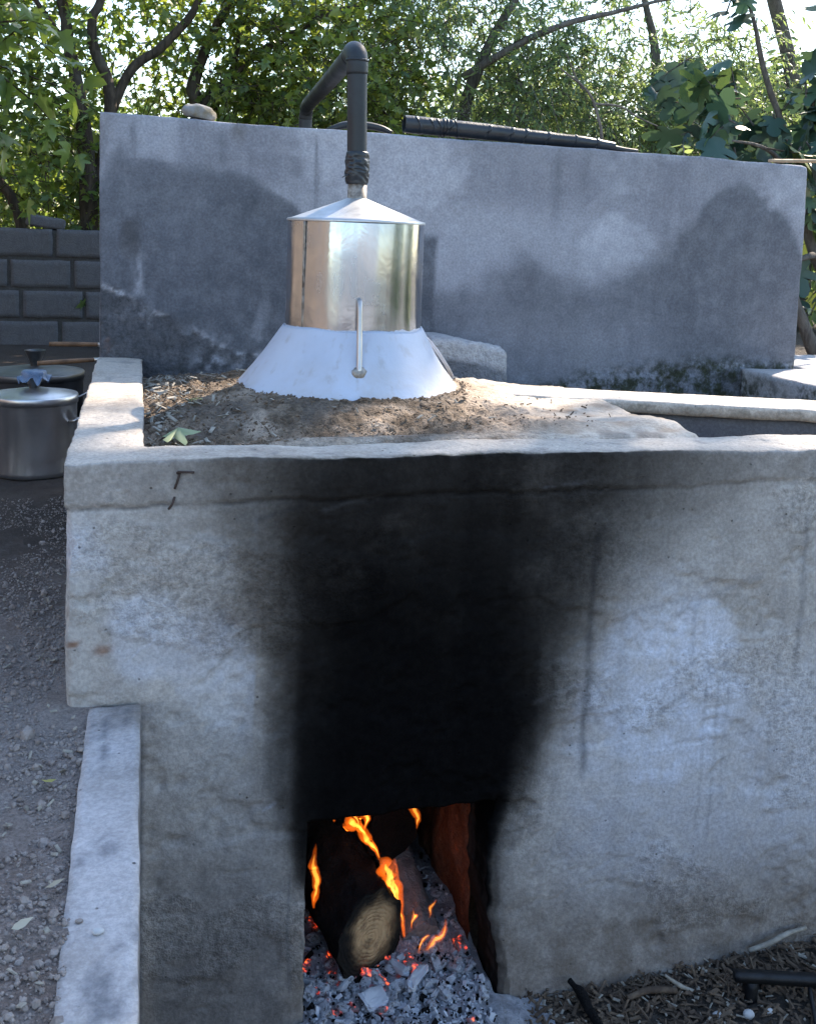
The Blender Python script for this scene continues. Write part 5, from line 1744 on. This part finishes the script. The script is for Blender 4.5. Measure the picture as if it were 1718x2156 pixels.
make_tree("broadleaf_tree", "lobed leaf tree whose pruned trunk rises left of the rising pipe", (0.55, 6.6, 0.6),
          [([(0.55, 6.6, 0.6), (0.55, 6.6, 1.84), (0.54, 6.6, 2.48), (0.51, 6.6, 2.64), (0.59, 6.6, 2.9), (0.71, 6.6, 3.17), (0.78, 6.6, 3.32), (0.9, 6.6, 3.9)], [0.07, 0.06, 0.052, 0.05, 0.04, 0.035, 0.03, 0.015]),
           ([(0.56, 6.6, 2.48), (0.92, 6.6, 2.85), (1.21, 6.6, 3.06), (1.55, 6.6, 3.27), (1.9, 6.7, 3.4)], [0.035, 0.03, 0.024, 0.02, 0.01]),
           ([(0.55, 6.6, 2.2), (0.75, 6.7, 2.65), (0.85, 6.75, 2.95), (0.9, 6.8, 3.5)], [0.03, 0.026, 0.022, 0.012])],
          dict(vols=[((0.5, 6.8, 3.3), (1.0, 0.7, 0.75), 0.7), ((1.5, 6.6, 2.8), (0.85, 0.6, 0.85), 1.1), ((0.9, 7.0, 2.2), (0.9, 0.5, 0.5), 0.6)],
               n_twig=1080, per=10, size=0.076, gate=(1.3, -0.26)), M['leafB'], M['bark'], LOBED_LOW, 1101, 130, LOBED, M['leafAo'], GB)
make_tree("willow_tree", "dense narrow leaf tree behind the taped pipe on the wall", (3.0, 7.4, 0.6),
          [([(3.0, 7.4, 0.6), (3.02, 7.4, 1.8), (2.95, 7.35, 2.6), (3.1, 7.2, 3.2), (3.6, 7.0, 4.2)], [0.10, 0.08, 0.06, 0.05, 0.02]),
           ([(2.8, 6.9, 2.9), (3.14, 6.6, 3.14), (3.38, 6.5, 3.27), (3.72, 6.5, 3.40), (4.15, 6.5, 3.53), (4.7, 6.6, 3.7)], [0.035, 0.03, 0.028, 0.024, 0.018, 0.01])],
          dict(vols=[((2.75, 7.2, 2.9), (1.3, 0.9, 1.0), 1.3), ((3.9, 7.4, 2.6), (1.1, 0.9, 0.8), 1.0), ((2.2, 7.4, 3.7), (1.1, 0.8, 0.7), 0.5)],
               n_twig=1900, per=16, size=0.075, gate=(1.1, -0.3), droop=0.6), M['leafC'], M['greybark'], NARROW, 1201, group=GB)
make_tree("willow_tree", "looser narrow leaf tree with sky showing through, right of the centre", (5.3, 8.0, 0.6),
          [([(5.3, 8.0, 0.6), (5.25, 7.9, 1.6), (5.1, 7.8, 2.6), (5.0, 7.7, 3.4), (4.7, 7.6, 4.2)], [0.09, 0.075, 0.06, 0.045, 0.02])],
          dict(vols=[((5.0, 7.6, 2.5), (1.2, 0.9, 0.7), 1.2), ((4.6, 7.6, 3.4), (1.2, 0.8, 0.5), 0.45), ((6.0, 7.8, 2.9), (0.8, .8, 1.0), .6)],
               n_twig=1600, per=15, size=0.08, gate=(1.1, -0.2), droop=0.55), M['leafC'], M['greybark'], NARROW, 1301, group=GB)
make_tree("fig_tree", "fig tree with large blue green lobed leaves at the right end of the wall", (3.55, 2.75, 0.6),
          [([(3.70, 2.7, 0.6), (3.49, 2.6, 0.82), (3.36, 2.6, 0.99), (3.27, 2.6, 1.15), (3.20, 2.62, 1.32), (3.25, 2.7, 1.6)], [0.05, 0.042, 0.036, 0.03, 0.026, 0.015]),
           ([(3.70, 2.75, 0.9), (3.59, 2.8, 1.31), (3.46, 2.8, 1.49), (3.35, 2.8, 1.78), (3.19, 2.8, 2.18), (3.05, 2.8, 2.51), (2.95, 2.85, 2.85)], [0.035, 0.03, 0.026, 0.02, 0.016, 0.013, 0.006]),
           ([(3.46, 2.8, 1.49), (3.28, 2.6, 1.50), (3.1, 2.5, 1.46)], [0.02, 0.016, 0.01]),
           ([(3.30, 2.8, 1.88), (3.0, 2.6, 2.0), (2.75, 2.5, 2.02)], [0.014, 0.01, 0.005])],
          dict(vols=[((3.05, 2.75, 2.10), (0.40, 0.35, 0.20), 1.8), ((3.45, 2.8, 2.45), (0.35, 0.4, 0.35), 1.0), ((3.42, 2.85, 1.45), (0.28, 0.4, 0.4), 1.0), ((3.0, 3.0, 2.6), (.25, .3, .25), .35)],
               n_twig=64, per=5, size=0.15, twig_len=(0.12, 0.28), droop=0.2), M['leafD'], M['greybark'], FIG, 1401, 290, FIG, M['leafD'])
make_tree("sapling", "slender bare twigged sapling just behind the wall by the taped pipe", (1.83, 1.9, 0.6),
          [([(1.84, 1.9, 0.6), (1.835, 1.9, 1.5), (1.83, 1.9, 1.89), (1.81, 1.9, 2.0), (1.76, 1.9, 2.09), (1.64, 1.9, 2.17)], [0.008, 0.007, 0.006, 0.0055, 0.005, 0.003]),
           ([(1.78, 1.9, 2.06), (1.88, 1.9, 2.06), (1.95, 1.9, 2.03), (2.04, 1.9, 2.0)], [0.0045, 0.004, 0.0035, 0.002]),
           ([(1.74, 1.9, 2.10), (1.70, 1.9, 2.16), (1.66, 1.9, 2.24)], [0.0035, 0.003, 0.0015])],
          dict(vols=[((1.9, 2.1, 1.86), (0.45, 0.15, 0.06), 1.0)], n_twig=14, per=5, size=0.06, twig_len=(0.08, 0.18)), M['leafC'], M['greybark'], OVAL, 1451)
make_tree("broadleaf_tree", "leafy tree overhanging the pots at the left edge", (-2.0, 3.6, 0.6),
          [([(-2.0, 3.6, 0.6), (-1.95, 3.6, 1.8), (-1.7, 3.55, 2.7), (-1.3, 3.4, 3.6)], [0.09, 0.07, 0.055, 0.02]),
           ([(-1.75, 3.55, 2.5), (-1.2, 3.45, 2.6), (-0.75, 3.4, 2.45)], [0.03, 0.022, 0.008])],
          dict(vols=[((-1.4, 3.3, 3.4), (1.3, 1.2, 0.8), 1.4), ((-1.0, 3.4, 2.35), (0.55, 0.4, 0.35), 0.4)],
               n_twig=480, per=8, size=0.11, gate=(1.3, -0.3)), M['leafA'], M['bark'], LOBED_LOW, 1461, 60, LOBED, M['leafAo'], GB)
# taller row behind
spec = [((-3.2, 11.5), 3.2, 1.5, "dark tree behind the block wall at the far left"), ((-0.6, 12.5), 2.9, 1.5, "tree in the back row behind the forked trunk"),
        ((2.2, 12.0), 3.6, 1.7, "tree in the back row behind the rising pipe"), ((5.2, 12.5), 3.9, 1.9, "tree in the back row right of the middle"),
        ((8.2, 12.0), 3.9, 1.9, "tree in the back row near the right edge"), ((6.9, 8.6), 3.4, 1.3, "bushy tree between the fig tree and the back row")]
for k, ((x, y), h, rad, lb) in enumerate(spec):
    make_tree("broadleaf_tree", lb, (x, y, 0.6), [([(x, y, 0.6), (x + .1, y, h * .5), (x + .05, y, h)], [0.12, 0.08, 0.03])],
              dict(vols=[((x, y, h * 0.42 + 0.5), (rad * 1.15, rad * .7, h * 0.36), 1.3), ((x + .3, y, h * .75), (rad * .8, rad * .6, h * .30), 0.8)],
                   n_twig=1000, per=11, size=0.12, gate=(0.8, -0.38), twig_len=(.35, .7)), M['leafE'], M['bark'], OVAL, 1501 + k, group=GB)
# tall open trees added towards the sun, unseen crowns set to shade the yard
for k, (tp, cv, lb) in enumerate((([(9.6, 4.6, 0.0), (9.3, 4.8, 4.0), (8.9, 5.0, 8.6), (8.8, 5.1, 12.0)], [((8.95, 4.95, 11.7), (1.85, 1.85, 2.2), 1.0), ((7.94, 6.11, 10.50), (0.80, 0.80, 0.72), 0.45)], "tall tree added out of view to shade the yard from the right"),
                                  ([(7.4, 8.4, 0.5), (7.0, 8.2, 3.0), (5.9, 7.8, 5.4), (5.4, 7.6, 8.0)], [((5.35, 7.6, 7.2), (1.2, 1.2, 2.0), 1.0)], "tall leaning tree added to shade the pots"))):
    make_tree("tall_tree", lb, tp[0], [(tp, [0.10, 0.08, 0.06, 0.02])], dict(vols=cv, n_twig=700, per=11, size=0.20, twig_len=(.4, .9)), M['leafE'], M['greybark'], OVAL, 1601 + k, group="tall shade trees")

# fallen leaves one can pick out
r5 = random.Random(9)
M['greenleaf'] = leaf_mat("fallen_green_leaf", [(0, (0.30, 0.36, 0.20)), (1, (0.36, 0.40, 0.26))], 0.25, True, 0.6)
M['yellowleaf'] = leaf_mat("fallen_yellow_leaf", [(0, (0.42, 0.38, 0.12)), (1, (0.5, 0.44, 0.2))], 0.25, True, 0.6)
M['dryleaf'] = leaf_mat("dry_leaf", [(0, (0.30, 0.26, 0.19)), (1, (0.48, 0.44, 0.34))], 0.15, True, 0.7)
for (x, y, s, m, lb, zf, rx) in ((0.168, 0.33, 0.075, 'greenleaf', "pale green leaf lying in the near corner of the deck", 'd', 0.35),
                                 (0.235, 0.64, 0.035, 'yellowleaf', "small yellow green leaf on the deck left of the still", 'd', 0.3),
                                 (-0.018, -0.24, 0.020, 'yellowleaf', "yellow leaf scrap on the gravel beside the kerb wall", 't', 0.2),
                                 (-0.10, -0.36, 0.024, 'dryleaf', "folded pale dry leaf on the gravel at the left edge", 't', 0.4),
                                 (-0.02, -0.60, 0.022, 'dryleaf', "pale curled dry leaf on the gravel near the lower left", 't', 0.4),
                                 (0.012, -0.52, 0.022, 'dryleaf', "dry leaf leaning against the kerb wall", 't', 0.6),
                                 (-0.07, -0.50, 0.02, 'dryleaf', "dry leaf scrap in the middle of the gravel", 't', 0.5),
                                 (1.42, -0.10, 0.03, 'dryleaf', "pale leaf behind the black iron bar", 'y', 0.5)):
    V, F = LOBED if s > 0.03 else OVAL
    P = V * np.array([1.1, 1, 1.6]) + vecnoise(V, 3.0, 2, 0.16, int(x * 999))
    z = {'d': deck_z, 't': terr_z, 'y': yard_z}[zf](np.array([x]), np.array([y]))[0]
    o = obj("fallen_leaf", P * s, F, M[m], None, True, None, None, (x, y, float(z) + 0.010 + s * 0.2))
    o.rotation_euler = (rx, r5.uniform(-.3, .3), r5.uniform(-1.8, -0.8))
    tag(o, lb, "leaf")

# ------------------------------------------------------------------ what stands behind the viewer (seen mirrored in the steel)
V, F, P0 = rough_box((-5.4, -3.0, 0.5), (-5.1, 9.0, 3.4), 0.25, 0.02, 0.02, 0.02, 3, 91)
o = obj("mud_wall", V, F, simple("tan_mud", (0.27, 0.20, 0.15), 0.95, 0, 0.3, 3, 0.4))
tag(o, "tan mud wall left of the yard, mirrored in the steel barrel", "wall")
V, F, P0 = rough_box((-5.0, -7.4, -0.1), (4.2, -7.1, 2.4), 0.25, 0.02, 0.02, 0.02, 3, 95)
o = obj("yard_wall", V, F, simple("pale_plaster", (0.42, 0.42, 0.43), 0.95, 0, 0.2, 3, 0.4))
tag(o, "pale plastered wall behind the viewer, mirrored in the steel barrel", "wall")
for k, (x, y) in enumerate(((7.0, -2.6), (8.6, 0.4))):
    make_tree("broadleaf_tree", ("dark tree right of the viewer, mirrored in the barrel", "dark tree off to the right of the yard")[k], (x, y, 0.0), [([(x, y, 0.0), (x, y, 2.5)], [0.14, 0.08])],
              dict(vols=[((x, y, 1.9), (1.0, 1.0, 1.7), 1.0)], n_twig=160, per=9, size=0.26, twig_len=(.4, .8)), M['leafE'], M['bark'], OVAL, 1701 + k, group="trees around the yard")

scene.cycles.max_bounces = 7
scene.cycles.diffuse_bounces = 3
scene.cycles.glossy_bounces = 3
scene.cycles.transmission_bounces = 3
scene.cycles.transparent_max_bounces = 6
scene.cycles.use_denoising = True
scene.cycles.use_adaptive_sampling = True
scene.cycles.adaptive_threshold = 0.025
scene.cycles.sample_clamp_indirect = 6.0
